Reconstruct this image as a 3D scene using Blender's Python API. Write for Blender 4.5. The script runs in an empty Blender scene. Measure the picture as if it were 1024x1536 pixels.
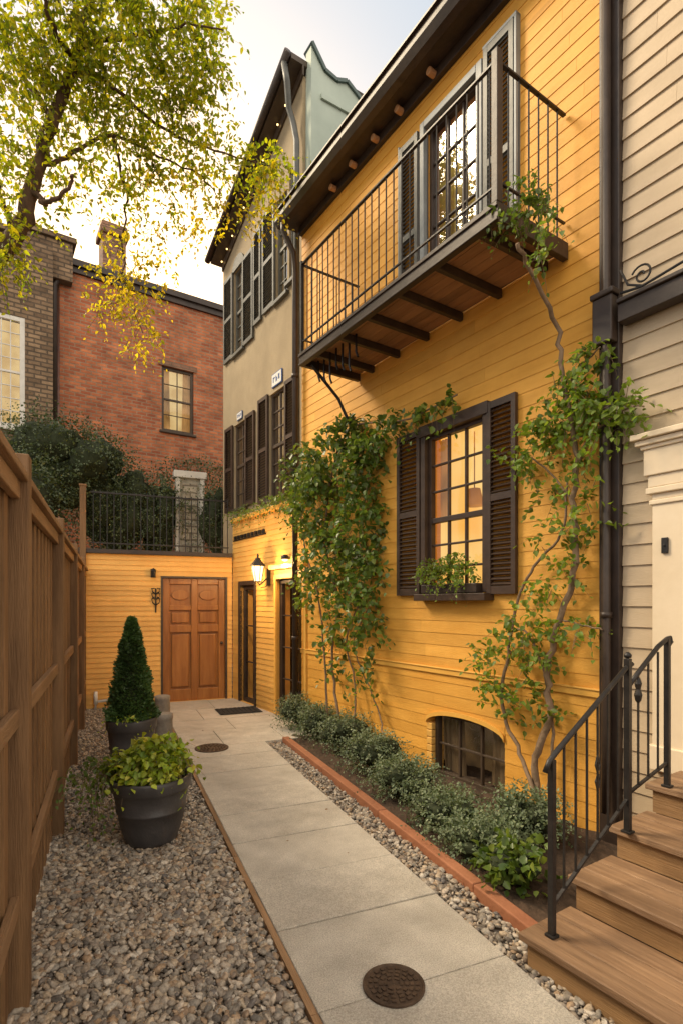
import bpy, math, random
import numpy as np
from mathutils import Vector, Matrix, Euler
random.seed(7); rg=np.random.default_rng(11)
sc=bpy.context.scene; col=sc.collection
H=1.7; F=819.0; CU=512.0; HV=905.0
# ------------------------------------------------------------------ frames
class Fr:
    def __init__(s,O,rot):
        s.O=Vector((O[0],O[1],0)); s.rot=rot
        s.ex=Vector((math.cos(rot),math.sin(rot),0)); s.ey=Vector((-math.sin(rot),math.cos(rot),0))
    def W(s,x,y,z=0): return s.O+s.ex*x+s.ey*y+Vector((0,0,z))
    def x(s,u,y=0):
        r=(u-CU)/F; a=s.O+s.ey*y
        return -(a.x-r*a.y)/(s.ex.x-r*s.ex.y)
    def z(s,u,v,y=0):
        p=s.W(s.x(u,y),y); return H+(HV-v)*p.y/F
WF=Fr((0,0),0)
YF=Fr((4.453,0),math.atan2(-.8339,.5519))     # facade row on the right
BF=Fr((-1.90,9.6),math.radians(22.96))        # path, fence and rear wall
def P(u,v,Y): return Vector(((u-CU)/F*Y,Y,H+(HV-v)*Y/F))
def G(u,v,z=0):
    Y=(H-z)*F/(v-HV); return Vector(((u-CU)/F*Y,Y,z))
OFF={}
def root(o):
    while o.parent: o=o.parent
    return o
def meta(o,label=None,cat=None,group=None,kind=None):
    if label: o['label']=label
    if cat: o['category']=cat
    if group: o['group']=group
    if kind: o['kind']=kind
    return o
def thing(name,label,cat,fr=WF,base=(0,0,0),group=None):
    o=bpy.data.objects.new(name,None); col.objects.link(o); o.empty_display_size=.2
    o.location=fr.W(*base); o.rotation_euler=(0,0,fr.rot); OFF[o.name]=Vector(base)
    return meta(o,label,cat,group)
def link(name,me,parent,fr,base):
    o=bpy.data.objects.new(name,me); col.objects.link(o)
    if parent: o.parent=parent
    else: o.location=fr.W(*base); o.rotation_euler=(0,0,fr.rot)
    return o
class MB:
    def __init__(s): s.v=[]; s.f=[]
    def add(s,vs,fs):
        n=len(s.v); s.v+=[Vector(a) for a in vs]; s.f+=[[n+i for i in f] for f in fs]; return s
    def box(s,x0,x1,y0,y1,z0,z1):
        return s.add([(x0,y0,z0),(x1,y0,z0),(x1,y1,z0),(x0,y1,z0),(x0,y0,z1),(x1,y0,z1),(x1,y1,z1),(x0,y1,z1)],
            [(0,3,2,1),(4,5,6,7),(0,1,5,4),(1,2,6,5),(2,3,7,6),(3,0,4,7)])
    def obox(s,c,size,e):
        m=Euler(e).to_matrix(); c=Vector(c); h=[q/2 for q in size]; vs=[]
        for z in(-1,1):
            for x,y in((-1,-1),(1,-1),(1,1),(-1,1)): vs.append(c+m@Vector((x*h[0],y*h[1],z*h[2])))
        return s.add(vs,[(0,3,2,1),(4,5,6,7),(0,1,5,4),(1,2,6,5),(2,3,7,6),(3,0,4,7)])
    def bar(s,p,q,w,h,up=(0,0,1)):
        p=Vector(p);q=Vector(q);d=(q-p).normalized();a=d.cross(Vector(up))
        if a.length<1e-4: a=d.cross(Vector((0,1,0)))
        a.normalize();b=a.cross(d); vs=[]
        for c in(p,q):
            for i,j in((-1,-1),(1,-1),(1,1),(-1,1)): vs.append(c+a*i*w/2+b*j*h/2)
        return s.add(vs,[(0,3,2,1),(4,5,6,7),(0,1,5,4),(1,2,6,5),(2,3,7,6),(3,0,4,7)])
    def tube(s,pts,r,n=8):
        pts=[Vector(p) for p in pts]; m=len(pts); rs=r if hasattr(r,'__len__') else [r]*m
        base=len(s.v); ref=Vector((.13,.31,.94))
        for i,p in enumerate(pts):
            d=(pts[min(i+1,m-1)]-pts[max(i-1,0)]).normalized(); a=d.cross(ref)
            if a.length<.15: a=d.cross(Vector((1,0,0)))
            a.normalize(); b=d.cross(a)
            for k in range(n):
                t=2*math.pi*k/n; s.v.append(p+(a*math.cos(t)+b*math.sin(t))*rs[i])
        for i in range(m-1):
            for k in range(n):
                k2=(k+1)%n; s.f.append([base+i*n+k,base+i*n+k2,base+(i+1)*n+k2,base+(i+1)*n+k])
        s.f.append([base+k for k in range(n)][::-1]); s.f.append([base+(m-1)*n+k for k in range(n)]); return s
    def lathe(s,prof,c=(0,0,0),n=32):
        base=len(s.v); c=Vector(c)
        for r,z in prof:
            for k in range(n):
                t=2*math.pi*k/n; s.v.append(c+Vector((r*math.cos(t),r*math.sin(t),z)))
        for i in range(len(prof)-1):
            for k in range(n):
                k2=(k+1)%n; s.f.append([base+i*n+k,base+i*n+k2,base+(i+1)*n+k2,base+(i+1)*n+k])
        return s
    def prism(s,poly,ext):
        e=Vector(ext); n=len(poly); vs=[Vector(p) for p in poly]; vs+=[p+e for p in vs]
        fs=[list(range(n))[::-1],list(range(n,2*n))]+[[i,(i+1)%n,n+(i+1)%n,n+i] for i in range(n)]
        return s.add(vs,fs)
    def build(s,name,mat,parent=None,fr=WF,base=(0,0,0),smooth=False,bevel=0):
        off=OFF[root(parent).name] if parent else Vector(base)
        me=bpy.data.meshes.new(name); me.from_pydata([tuple(v-off) for v in s.v],[],s.f)
        me.materials.append(mat)
        if smooth: me.shade_smooth()
        o=link(name,me,parent,fr,base)
        if bevel:
            b=o.modifiers.new('b','BEVEL'); b.width=bevel; b.segments=2; b.limit_method='ANGLE'
        return o
def np_build(name,V,T,mat,parent=None,fr=WF,base=(0,0,0),smooth=False):
    off=OFF[root(parent).name] if parent else Vector(base)
    V=np.asarray(V,dtype=np.float32)-np.array(off,dtype=np.float32)
    me=bpy.data.meshes.new(name); nt,k=T.shape
    me.vertices.add(len(V)); me.vertices.foreach_set('co',V.ravel())
    me.loops.add(nt*k); me.loops.foreach_set('vertex_index',T.astype(np.int32).ravel())
    me.polygons.add(nt); me.polygons.foreach_set('loop_start',np.arange(0,nt*k,k,dtype=np.int32))
    me.polygons.foreach_set('loop_total',np.full(nt,k,dtype=np.int32))
    me.update(); me.validate(); me.materials.append(mat)
    if smooth: me.shade_smooth()
    return link(name,me,parent,fr,base)
def clone(o,delta,parent=None):
    c=o.copy(); col.objects.link(c); c.parent=parent or o.parent; c.location=o.location+Vector(delta); return c
# ------------------------------------------------------------------ materials
def nt(name):
    m=bpy.data.materials.new(name); m.use_nodes=True; t=m.node_tree; t.nodes.clear()
    o=t.nodes.new('ShaderNodeOutputMaterial'); return m,t,o
def N(t,k,**kw):
    n=t.nodes.new(k)
    for a,b in kw.items():
        if a in n.inputs: n.inputs[a].default_value=b
        else: setattr(n,a,b)
    return n
def c4(c): return (c[0],c[1],c[2],1)
def mixc(t,fac,a,b,mode='MIX'):
    m=t.nodes.new('ShaderNodeMix'); m.data_type='RGBA'; m.blend_type=mode
    for s,i in((fac,0),(a,6),(b,7)):
        if hasattr(s,'links'): t.links.new(s,m.inputs[i])
        elif i==0: m.inputs[0].default_value=s
        else: m.inputs[i].default_value=c4(s)
    return m.outputs[2]
def pm(name,c1,c2,scale=(4,4,4),rough=.7,bump=.2,bscale=30,island=0,metal=0,spec=.4,dirt=0,grain=None,speck=0,dscale=(1.6,1.6,.7)):
    m,t,o=nt(name); L=t.links.new
    tc=N(t,'ShaderNodeTexCoord'); mp=N(t,'ShaderNodeMapping'); mp.inputs['Scale'].default_value=scale
    L(tc.outputs['Object'],mp.inputs['Vector'])
    n1=N(t,'ShaderNodeTexNoise',Scale=1.0,Detail=4.0,Roughness=.65); L(mp.outputs[0],n1.inputs['Vector'])
    cr=N(t,'ShaderNodeValToRGB'); cr.color_ramp.elements[0].position=.3; cr.color_ramp.elements[1].position=.7
    cr.color_ramp.elements[0].color=c4(c1); cr.color_ramp.elements[1].color=c4(c2); L(n1.outputs[0],cr.inputs[0])
    c=cr.outputs[0]
    if island:
        g=N(t,'ShaderNodeNewGeometry'); mr=N(t,'ShaderNodeMapRange'); mr.inputs[3].default_value=1-island; mr.inputs[4].default_value=1+island
        L(g.outputs['Random Per Island'],mr.inputs[0]); cb=N(t,'ShaderNodeCombineXYZ')
        for i in range(3): L(mr.outputs[0],cb.inputs[i])
        c=mixc(t,1.0,c,cb.outputs[0],'MULTIPLY')
    if speck:
        ns=N(t,'ShaderNodeTexNoise',Scale=150.0,Detail=2.0,Roughness=.8); L(tc.outputs['Object'],ns.inputs['Vector'])
        ms_=N(t,'ShaderNodeMapRange'); ms_.inputs[1].default_value=.35; ms_.inputs[2].default_value=.65; ms_.inputs[3].default_value=1-speck; ms_.inputs[4].default_value=1+speck*.6; L(ns.outputs[0],ms_.inputs[0])
        cs=N(t,'ShaderNodeCombineXYZ'); [L(ms_.outputs[0],cs.inputs[i]) for i in range(3)]
        c=mixc(t,1.0,c,cs.outputs[0],'MULTIPLY')
    if dirt:
        n3=N(t,'ShaderNodeTexNoise',Scale=.9,Detail=5.0,Roughness=.72); mp3=N(t,'ShaderNodeMapping'); mp3.inputs['Scale'].default_value=dscale
        L(tc.outputs['Object'],mp3.inputs[0]); L(mp3.outputs[0],n3.inputs['Vector'])
        r3=N(t,'ShaderNodeMapRange'); r3.inputs[1].default_value=.42; r3.inputs[2].default_value=.72; r3.inputs[3].default_value=0; r3.inputs[4].default_value=dirt
        L(n3.outputs[0],r3.inputs[0]); c=mixc(t,r3.outputs[0],c,tuple(q*.45 for q in c1))
    b=N(t,'ShaderNodeBsdfPrincipled'); b.inputs['Roughness'].default_value=rough; b.inputs['Metallic'].default_value=metal
    b.inputs['Specular IOR Level'].default_value=spec
    L(c,b.inputs['Base Color'])
    if bump:
        n2=N(t,'ShaderNodeTexNoise',Scale=float(bscale),Detail=3.0,Roughness=.6)
        if grain:
            mg=N(t,'ShaderNodeMapping'); mg.inputs['Scale'].default_value=grain; L(tc.outputs['Object'],mg.inputs[0]); L(mg.outputs[0],n2.inputs['Vector'])
        else: L(tc.outputs['Object'],n2.inputs['Vector'])
        bp=N(t,'ShaderNodeBump',Strength=float(bump),Distance=.01); L(n2.outputs[0],bp.inputs['Height']); L(bp.outputs[0],b.inputs['Normal'])
    L(b.outputs[0],o.inputs[0]); return m
def leafm(name,cols,trans=.45,tcol=None,rough=.45):
    m,t,o=nt(name); L=t.links.new; g=N(t,'ShaderNodeNewGeometry'); cr=N(t,'ShaderNodeValToRGB'); e=cr.color_ramp.elements
    e[0].color=c4(cols[0]); e[1].color=c4(cols[-1])
    for i,c in enumerate(cols[1:-1]): k=e.new((i+1)/(len(cols)-1)); k.color=c4(c)
    L(g.outputs['Random Per Island'],cr.inputs[0])
    tc=N(t,'ShaderNodeTexCoord'); n=N(t,'ShaderNodeTexNoise',Scale=2.2,Detail=2.0); L(tc.outputs['Object'],n.inputs['Vector'])
    mr=N(t,'ShaderNodeMapRange'); mr.inputs[1].default_value=.3; mr.inputs[2].default_value=.7; mr.inputs[3].default_value=.6; mr.inputs[4].default_value=1.4; L(n.outputs[0],mr.inputs[0])
    cb=N(t,'ShaderNodeCombineXYZ'); [L(mr.outputs[0],cb.inputs[i]) for i in range(3)]
    c=mixc(t,1.0,cr.outputs[0],cb.outputs[0],'MULTIPLY')
    b=N(t,'ShaderNodeBsdfPrincipled'); b.inputs['Roughness'].default_value=rough; L(c,b.inputs['Base Color'])
    tr=N(t,'ShaderNodeBsdfTranslucent'); k=tcol or (2.2,2.0,.7)
    c2=mixc(t,1.0,c,k,'MULTIPLY'); L(c2,tr.inputs[0])
    ms=N(t,'ShaderNodeMixShader',Fac=trans); L(b.outputs[0],ms.inputs[1]); L(tr.outputs[0],ms.inputs[2]); L(ms.outputs[0],o.inputs[0]); return m
def brickm(name,c1,c2,mort,bw,bh,bump=.5,ms=.012,rough=.85,mscale=1.0):
    m,t,o=nt(name); L=t.links.new; tc=N(t,'ShaderNodeTexCoord'); s=N(t,'ShaderNodeSeparateXYZ'); L(tc.outputs['Object'],s.inputs[0])
    ad=N(t,'ShaderNodeMath',operation='ADD'); L(s.outputs[0],ad.inputs[0]); L(s.outputs[1],ad.inputs[1])
    cb=N(t,'ShaderNodeCombineXYZ'); L(ad.outputs[0],cb.inputs[0]); L(s.outputs[2],cb.inputs[1])
    nz=N(t,'ShaderNodeTexNoise',Scale=6.0,Detail=2.0); L(tc.outputs['Object'],nz.inputs['Vector'])
    vm=N(t,'ShaderNodeVectorMath',operation='MULTIPLY_ADD'); L(nz.outputs['Color'],vm.inputs[0]); vm.inputs[1].default_value=(.015,.015,.015); L(cb.outputs[0],vm.inputs[2])
    br=N(t,'ShaderNodeTexBrick'); L(vm.outputs[0],br.inputs['Vector']); br.inputs['Scale'].default_value=1.0
    br.inputs['Brick Width'].default_value=bw; br.inputs['Row Height'].default_value=bh; br.inputs['Mortar Size'].default_value=ms; br.inputs['Mortar Smooth'].default_value=.2
    br.inputs['Color1'].default_value=c4(c1); br.inputs['Color2'].default_value=c4(c2); br.inputs['Mortar'].default_value=c4(mort)
    n=N(t,'ShaderNodeTexNoise',Scale=1.1*mscale,Detail=6.0,Roughness=.7); L(tc.outputs['Object'],n.inputs['Vector'])
    mr=N(t,'ShaderNodeMapRange'); mr.inputs[1].default_value=.3; mr.inputs[2].default_value=.7; mr.inputs[3].default_value=.55; mr.inputs[4].default_value=1.35; L(n.outputs[0],mr.inputs[0])
    c3=N(t,'ShaderNodeCombineXYZ'); [L(mr.outputs[0],c3.inputs[i]) for i in range(3)]
    c=mixc(t,1.0,br.outputs[0],c3.outputs[0],'MULTIPLY')
    b=N(t,'ShaderNodeBsdfPrincipled'); b.inputs['Roughness'].default_value=rough; L(c,b.inputs['Base Color'])
    n4=N(t,'ShaderNodeTexNoise',Scale=40.0,Detail=3.0); L(tc.outputs['Object'],n4.inputs['Vector'])
    sb=N(t,'ShaderNodeMath',operation='MULTIPLY_ADD'); L(n4.outputs[0],sb.inputs[0]); sb.inputs[1].default_value=.5; 
    iv=N(t,'ShaderNodeMath',operation='SUBTRACT'); iv.inputs[0].default_value=1; L(br.outputs['Fac'],iv.inputs[1]); L(iv.outputs[0],sb.inputs[2])
    bp=N(t,'ShaderNodeBump',Strength=float(bump),Distance=.012); L(sb.outputs[0],bp.inputs['Height']); L(bp.outputs[0],b.inputs['Normal'])
    L(b.outputs[0],o.inputs[0]); return m
def stonem(name,cols,rough=.75):
    m,t,o=nt(name); L=t.links.new; g=N(t,'ShaderNodeNewGeometry'); cr=N(t,'ShaderNodeValToRGB'); e=cr.color_ramp.elements
    e[0].color=c4(cols[0]); e[1].color=c4(cols[-1])
    for i,c in enumerate(cols[1:-1]): k=e.new((i+1)/(len(cols)-1)); k.color=c4(c)
    L(g.outputs['Random Per Island'],cr.inputs[0]); tc=N(t,'ShaderNodeTexCoord'); n=N(t,'ShaderNodeTexNoise',Scale=60.0,Detail=3.0,Roughness=.7); L(tc.outputs['Object'],n.inputs['Vector'])
    mr=N(t,'ShaderNodeMapRange'); mr.inputs[1].default_value=.3; mr.inputs[2].default_value=.7; mr.inputs[3].default_value=.55; mr.inputs[4].default_value=1.4; L(n.outputs[0],mr.inputs[0])
    cb=N(t,'ShaderNodeCombineXYZ'); [L(mr.outputs[0],cb.inputs[i]) for i in range(3)]
    c=mixc(t,1.0,cr.outputs[0],cb.outputs[0],'MULTIPLY'); b=N(t,'ShaderNodeBsdfPrincipled'); b.inputs['Roughness'].default_value=rough; L(c,b.inputs['Base Color'])
    L(b.outputs[0],o.inputs[0]); return m
def emit(name,c1,c2,st,scale=2.0):
    m,t,o=nt(name); L=t.links.new; tc=N(t,'ShaderNodeTexCoord'); n=N(t,'ShaderNodeTexNoise',Scale=scale,Detail=2.0); L(tc.outputs['Object'],n.inputs['Vector'])
    cr=N(t,'ShaderNodeValToRGB'); cr.color_ramp.elements[0].position=.35; cr.color_ramp.elements[1].position=.65
    cr.color_ramp.elements[0].color=c4(c1); cr.color_ramp.elements[1].color=c4(c2); L(n.outputs[0],cr.inputs[0])
    e=N(t,'ShaderNodeEmission',Strength=float(st)); L(cr.outputs[0],e.inputs[0]); L(e.outputs[0],o.inputs[0]); return m
def glassm(name,tint=(.9,.9,.88),refl=.12):
    m,t,o=nt(name); L=t.links.new; tr=N(t,'ShaderNodeBsdfTransparent'); tr.inputs[0].default_value=c4(tint)
    gl=N(t,'ShaderNodeBsdfGlossy',Roughness=.03); gl.inputs[0].default_value=(1,1,1,1)
    tc=N(t,'ShaderNodeTexCoord'); n=N(t,'ShaderNodeTexNoise',Scale=1.6,Detail=1.0); L(tc.outputs['Object'],n.inputs['Vector'])
    bp=N(t,'ShaderNodeBump',Strength=.08,Distance=.02); L(n.outputs[0],bp.inputs['Height']); L(bp.outputs[0],gl.inputs['Normal'])
    f=N(t,'ShaderNodeLayerWeight',Blend=.12); ad=N(t,'ShaderNodeMath',operation='MULTIPLY_ADD'); L(f.outputs['Facing'],ad.inputs[0]); ad.use_clamp=True
    ad.inputs[1].default_value=.25; ad.inputs[2].default_value=refl
    ms=N(t,'ShaderNodeMixShader'); L(ad.outputs[0],ms.inputs[0]); L(tr.outputs[0],ms.inputs[1]); L(gl.outputs[0],ms.inputs[2]); L(ms.outputs[0],o.inputs[0]); return m
M={}
M['yellow']=pm('yellow_paint',(.67,.315,.045),(.82,.425,.078),(1.2,1.2,7),.55,.4,9,island=.08,dirt=.18,grain=(3,3,30),spec=.3)
M['yellow_trim']=pm('yellow_trim_paint',(.74,.39,.075),(.80,.45,.095),(3,3,3),.5,.15,20)
M['yellow_low']=pm('yellow_wing_paint',(.70,.375,.085),(.80,.455,.115),(2,2,5),.55,.4,20,island=.09,dirt=.2)
M['dark']=pm('dark_brown_trim',(.026,.017,.013),(.052,.034,.025),(5,5,5),.45,.15,25)
M['shutter']=pm('dark_brown_shutter_paint',(.034,.019,.012),(.066,.038,.024),(4,4,8),.5,.2,25,island=.1)
M['greyshutter']=pm('grey_shutter_paint',(.065,.068,.064),(.13,.13,.118),(4,4,8),.5,.2,25)
M['bluegrey']=pm('blue_grey_trim',(.17,.19,.20),(.28,.30,.30),(4,4,4),.5,.15,25)
M['iron']=pm('wrought_iron',(.014,.013,.013),(.035,.030,.028),(9,9,9),.42,.25,60,metal=.3)
M['balwood']=pm('balcony_wood',(.26,.125,.06),(.40,.21,.10),(2,14,14),.6,.3,8,island=.2,grain=(2,20,20))
M['beam']=pm('balcony_beam_paint',(.032,.021,.015),(.062,.040,.027),(3,9,9),.5,.3,14)
M['rafter']=pm('rafter_end_wood',(.36,.18,.085),(.52,.29,.14),(9,9,9),.6,.2,30)
M['roof']=pm('dark_shingle',(.03,.027,.025),(.07,.06,.05),(6,6,6),.9,.6,20)
M['beige']=pm('beige_paint',(.45,.345,.225),(.54,.42,.285),(1.5,1.5,6),.6,.25,9,island=.06,dirt=.18,grain=(3,3,30))
M['cream']=pm('cream_paint',(.68,.55,.38),(.76,.63,.46),(3,3,3),.5,.15,18,dirt=.12)
M['taupe']=pm('taupe_stucco',(.32,.25,.155),(.42,.33,.21),(1.2,1.2,1.2),.85,.5,60,dirt=.3)
M['green']=pm('pale_green_paint',(.38,.45,.39),(.47,.54,.47),(1.2,1.2,1.2),.7,.2,30,dirt=.12)
M['teal']=pm('dark_green_coping',(.05,.085,.08),(.09,.13,.12),(5,5,5),.5,.2,30)
M['brick']=brickm('red_brick',(.29,.075,.030),(.50,.165,.065),(.30,.18,.11),.24,.085,.9,.014,.85,1.6)
M['stone']=brickm('brown_stone',(.15,.095,.055),(.29,.195,.115),(.10,.07,.045),.26,.10,1.0,.018,.9,2.6)
M['chim']=brickm('chimney_brick',(.18,.09,.055),(.29,.15,.09),(.15,.10,.065),.24,.085,.8,.012)
M['pillar']=brickm('weathered_stone',(.34,.30,.24),(.46,.41,.33),(.20,.17,.13),.3,.14,1.0,.015,.9,3.0)
M['paledoor']=pm('pale_weathered_paint',(.32,.30,.25),(.52,.49,.42),(9,9,2),.8,.5,20,dirt=.5)
M['fence']=pm('fence_wood',(.14,.075,.034),(.31,.175,.080),(16,16,1.2),.72,.6,9,island=.28,grain=(26,26,1.4),dirt=.3,dscale=(3,3,1.2))
M['fenceh']=pm('fence_rail_wood',(.21,.12,.058),(.37,.22,.115),(16,1.2,16),.7,.55,9,island=.2,grain=(24,1.6,24),dirt=.3,dscale=(3,1.5,3))
M['step']=pm('step_wood',(.15,.083,.042),(.33,.20,.11),(1.1,20,20),.55,.6,8,island=.16,grain=(1.4,30,30),dirt=.4,dscale=(2,3,3))
M['riser']=pm('step_riser_wood',(.18,.10,.042),(.34,.20,.09),(1.1,18,18),.6,.5,8,island=.12,grain=(1.4,30,30),dirt=.35,dscale=(2,3,3))
M['door']=pm('varnished_door_wood',(.24,.085,.018),(.40,.165,.040),(12,12,1.4),.33,.25,8,grain=(18,18,1.6))
M['slab']=pm('paving_slab',(.45,.40,.33),(.64,.58,.49),(3,3,3),.82,.8,110,island=.08,dirt=.38,speck=.32)
M['terracotta']=pm('terracotta_edging',(.26,.10,.05),(.38,.16,.08),(3,3,3),.75,.5,40,island=.12,dirt=.3)
M['soil']=pm('soil',(.035,.022,.014),(.09,.055,.034),(12,12,12),.95,1.0,45)
M['ground']=pm('gravel_bed',(.11,.09,.072),(.24,.195,.155),(30,30,30),.95,1.0,60)
M['gravel']=stonem('gravel_stones_mix',[(.08,.07,.06),(.40,.335,.265),(.18,.16,.135),(.54,.48,.40),(.34,.23,.14),(.14,.125,.115),(.46,.36,.25),(.29,.265,.23)])
M['potm']=pm('charcoal_glazed_pot',(.050,.047,.048),(.08,.075,.076),(6,6,6),.42,.25,50,dirt=.35)
M['grate']=pm('rusty_cast_iron',(.05,.032,.022),(.11,.070,.045),(20,20,20),.6,.5,80,metal=.3)
M['bollard']=pm('weathered_grey_stone',(.18,.16,.135),(.31,.275,.23),(9,9,9),.9,.8,40)
M['bark']=pm('bark',(.070,.040,.025),(.16,.095,.06),(14,14,5),.9,1.0,25,grain=(12,12,3))
M['vinebark']=pm('vine_bark',(.15,.10,.06),(.26,.175,.11),(20,20,9),.9,.8,40)
M['treeleaf']=leafm('tree_leaf',[(.08,.13,.014),(.14,.19,.02),(.24,.25,.025),(.11,.16,.017),(.36,.33,.035)],.7,(2.8,2.4,.5))
M['glowleaf']=leafm('glow_tinted_leaf',[(.34,.30,.03),(.52,.42,.05),(.20,.24,.025),(.42,.38,.04)],.7,(2.1,1.8,.4))  # gold colour paints the glow behind the tree into these leaves
M['vineleaf']=leafm('vine_leaf',[(.055,.105,.020),(.12,.18,.034),(.08,.135,.025),(.20,.25,.05)],.35,(1.8,1.8,.6),.38)
M['lightleaf']=leafm('young_vine_leaf',[(.09,.17,.024),(.20,.28,.045),(.14,.22,.03)],.4,(1.8,1.7,.5))
M['shrubleaf']=leafm('shrub_leaf',[(.09,.135,.070),(.17,.21,.11),(.12,.165,.085),(.26,.30,.17)],.2,(1.5,1.6,.8),.5)
M['darkleaf']=leafm('hedge_leaf',[(.045,.07,.03),(.085,.115,.046),(.055,.085,.034),(.14,.155,.06)],.2,(1.6,1.6,.7),.5)
M['conif']=leafm('topiary_leaf',[(.035,.08,.022),(.075,.135,.034),(.05,.105,.028)],.2,(1.5,1.6,.6),.5)
M['limeleaf']=leafm('lime_leaf',[(.20,.30,.03),(.38,.43,.045),(.12,.21,.028),(.50,.46,.06)],.35,(1.7,1.7,.5))
M['core']=pm('dark_inner_core',(.018,.026,.011),(.04,.05,.022),(20,20,20),.95,.8,40)  # dark green solid core, blocks the view through the foliage
M['glass']=glassm('window_glass',(.97,.96,.94),.03); M['glassr']=glassm('reflective_window_glass',(.8,.82,.84),.30)
M['room']=emit('lit_room',(1.0,.45,.07),(1.0,.64,.20),1.05,1.5)
M['room2']=emit('dim_lit_room',(.36,.18,.06),(.85,.50,.20),.65,2.0)
M['cellar']=emit('dim_cellar_room',(.05,.03,.015),(.16,.09,.035),.6,3.0)
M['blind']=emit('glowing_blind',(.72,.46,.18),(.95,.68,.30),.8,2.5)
M['inside']=pm('dark_interior',(.012,.010,.009),(.03,.024,.018),(2,2,2),.9,0)
M['curtain']=leafm('cream_curtain',[(.55,.40,.22),(.60,.45,.26)],.6,(1.2,1.1,1.0),.9)
M['curtaindk']=pm('old_tan_curtain',(.16,.11,.06),(.26,.18,.10),(18,18,1),.9,.3,10)
M['bulb']=emit('warm_bulb',(1,.62,.22),(1,.7,.3),4); M['lampglass']=emit('lit_lantern_glass',(1,.60,.22),(1,.72,.34),3.6)
M['white']=pm('white_enamel',(.70,.70,.68),(.8,.8,.78),(5,5,5),.35,.05,30); M['blue']=pm('blue_enamel',(.03,.08,.25),(.04,.10,.30),(5,5,5),.35,0)
M['whiteframe']=pm('white_frame_paint',(.55,.53,.48),(.68,.65,.6),(5,5,5),.5,.1,30)
M['brownframe']=pm('dark_window_frame',(.045,.030,.020),(.08,.054,.036),(5,5,5),.5,.1,30)
M['mat']=pm('rubber_mat',(.018,.017,.016),(.04,.037,.033),(30,30,30),.9,.6,90)
# ------------------------------------------------------------------ wall helpers
def slab(mb,x0,x1,z0,z1,ops,ya,yb):
    xs=sorted({x0,x1}|{q for o in ops for q in o[:2] if x0<q<x1}); zs=sorted({z0,z1}|{q for o in ops for q in o[2:4] if z0<q<z1})
    for a,b in zip(xs,xs[1:]):
        run=None
        for c,d in zip(zs,zs[1:]):
            mx,mz=(a+b)/2,(c+d)/2; hole=any(o[0]<mx<o[1] and o[2]<mz<o[3] for o in ops)
            if not hole:
                if run is None: run=[c,d]
                else: run[1]=d
            if hole and run: mb.box(a,b,ya,yb,*run); run=None
        if run: mb.box(a,b,ya,yb,*run)
def siding(mb,x0,x1,z0,z1,pitch,ops,y=0,lip=.014,seam=2.8):
    k=0; z=z0
    while z<z1-1e-4:
        t=min(z+pitch,z1); cuts=sorted({z,t}|{q for o in ops for q in o[2:4] if z+1e-4<q<t-1e-4})
        seams=[x0+((k*1.37)%seam)+j*seam for j in range(int((x1-x0)/seam)+1)]
        for a,b in zip(cuts,cuts[1:]):
            m=(a+b)/2; iv=[(x0,x1)]
            for o in ops:
                if o[2]<m<o[3]:
                    nv=[]
                    for p,q in iv:
                        if o[1]<=p or o[0]>=q: nv.append((p,q)); continue
                        if o[0]>p: nv.append((p,o[0]))
                        if o[1]<q: nv.append((o[1],q))
                    iv=nv
            fa=y-lip*(1-(a-z)/pitch)-.002; fb=y-lip*(1-(b-z)/pitch)-.002
            for p,q in iv:
                cs=[p]+[s for s in seams if p+.05<s<q-.05]+[q]
                for i,(r,s) in enumerate(zip(cs,cs[1:])):
                    r2=r+(.0015 if i else 0)
                    mb.add([(r2,fa,a),(s,fa,a),(s,fb,b),(r2,fb,b),(r2,y+.02,a),(s,y+.02,a),(s,y+.02,b),(r2,y+.02,b)],
                        [(0,1,2,3),(0,4,5,1),(0,3,7,4),(1,5,6,2),(3,2,6,7)])
        z=t; k+=1
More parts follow.
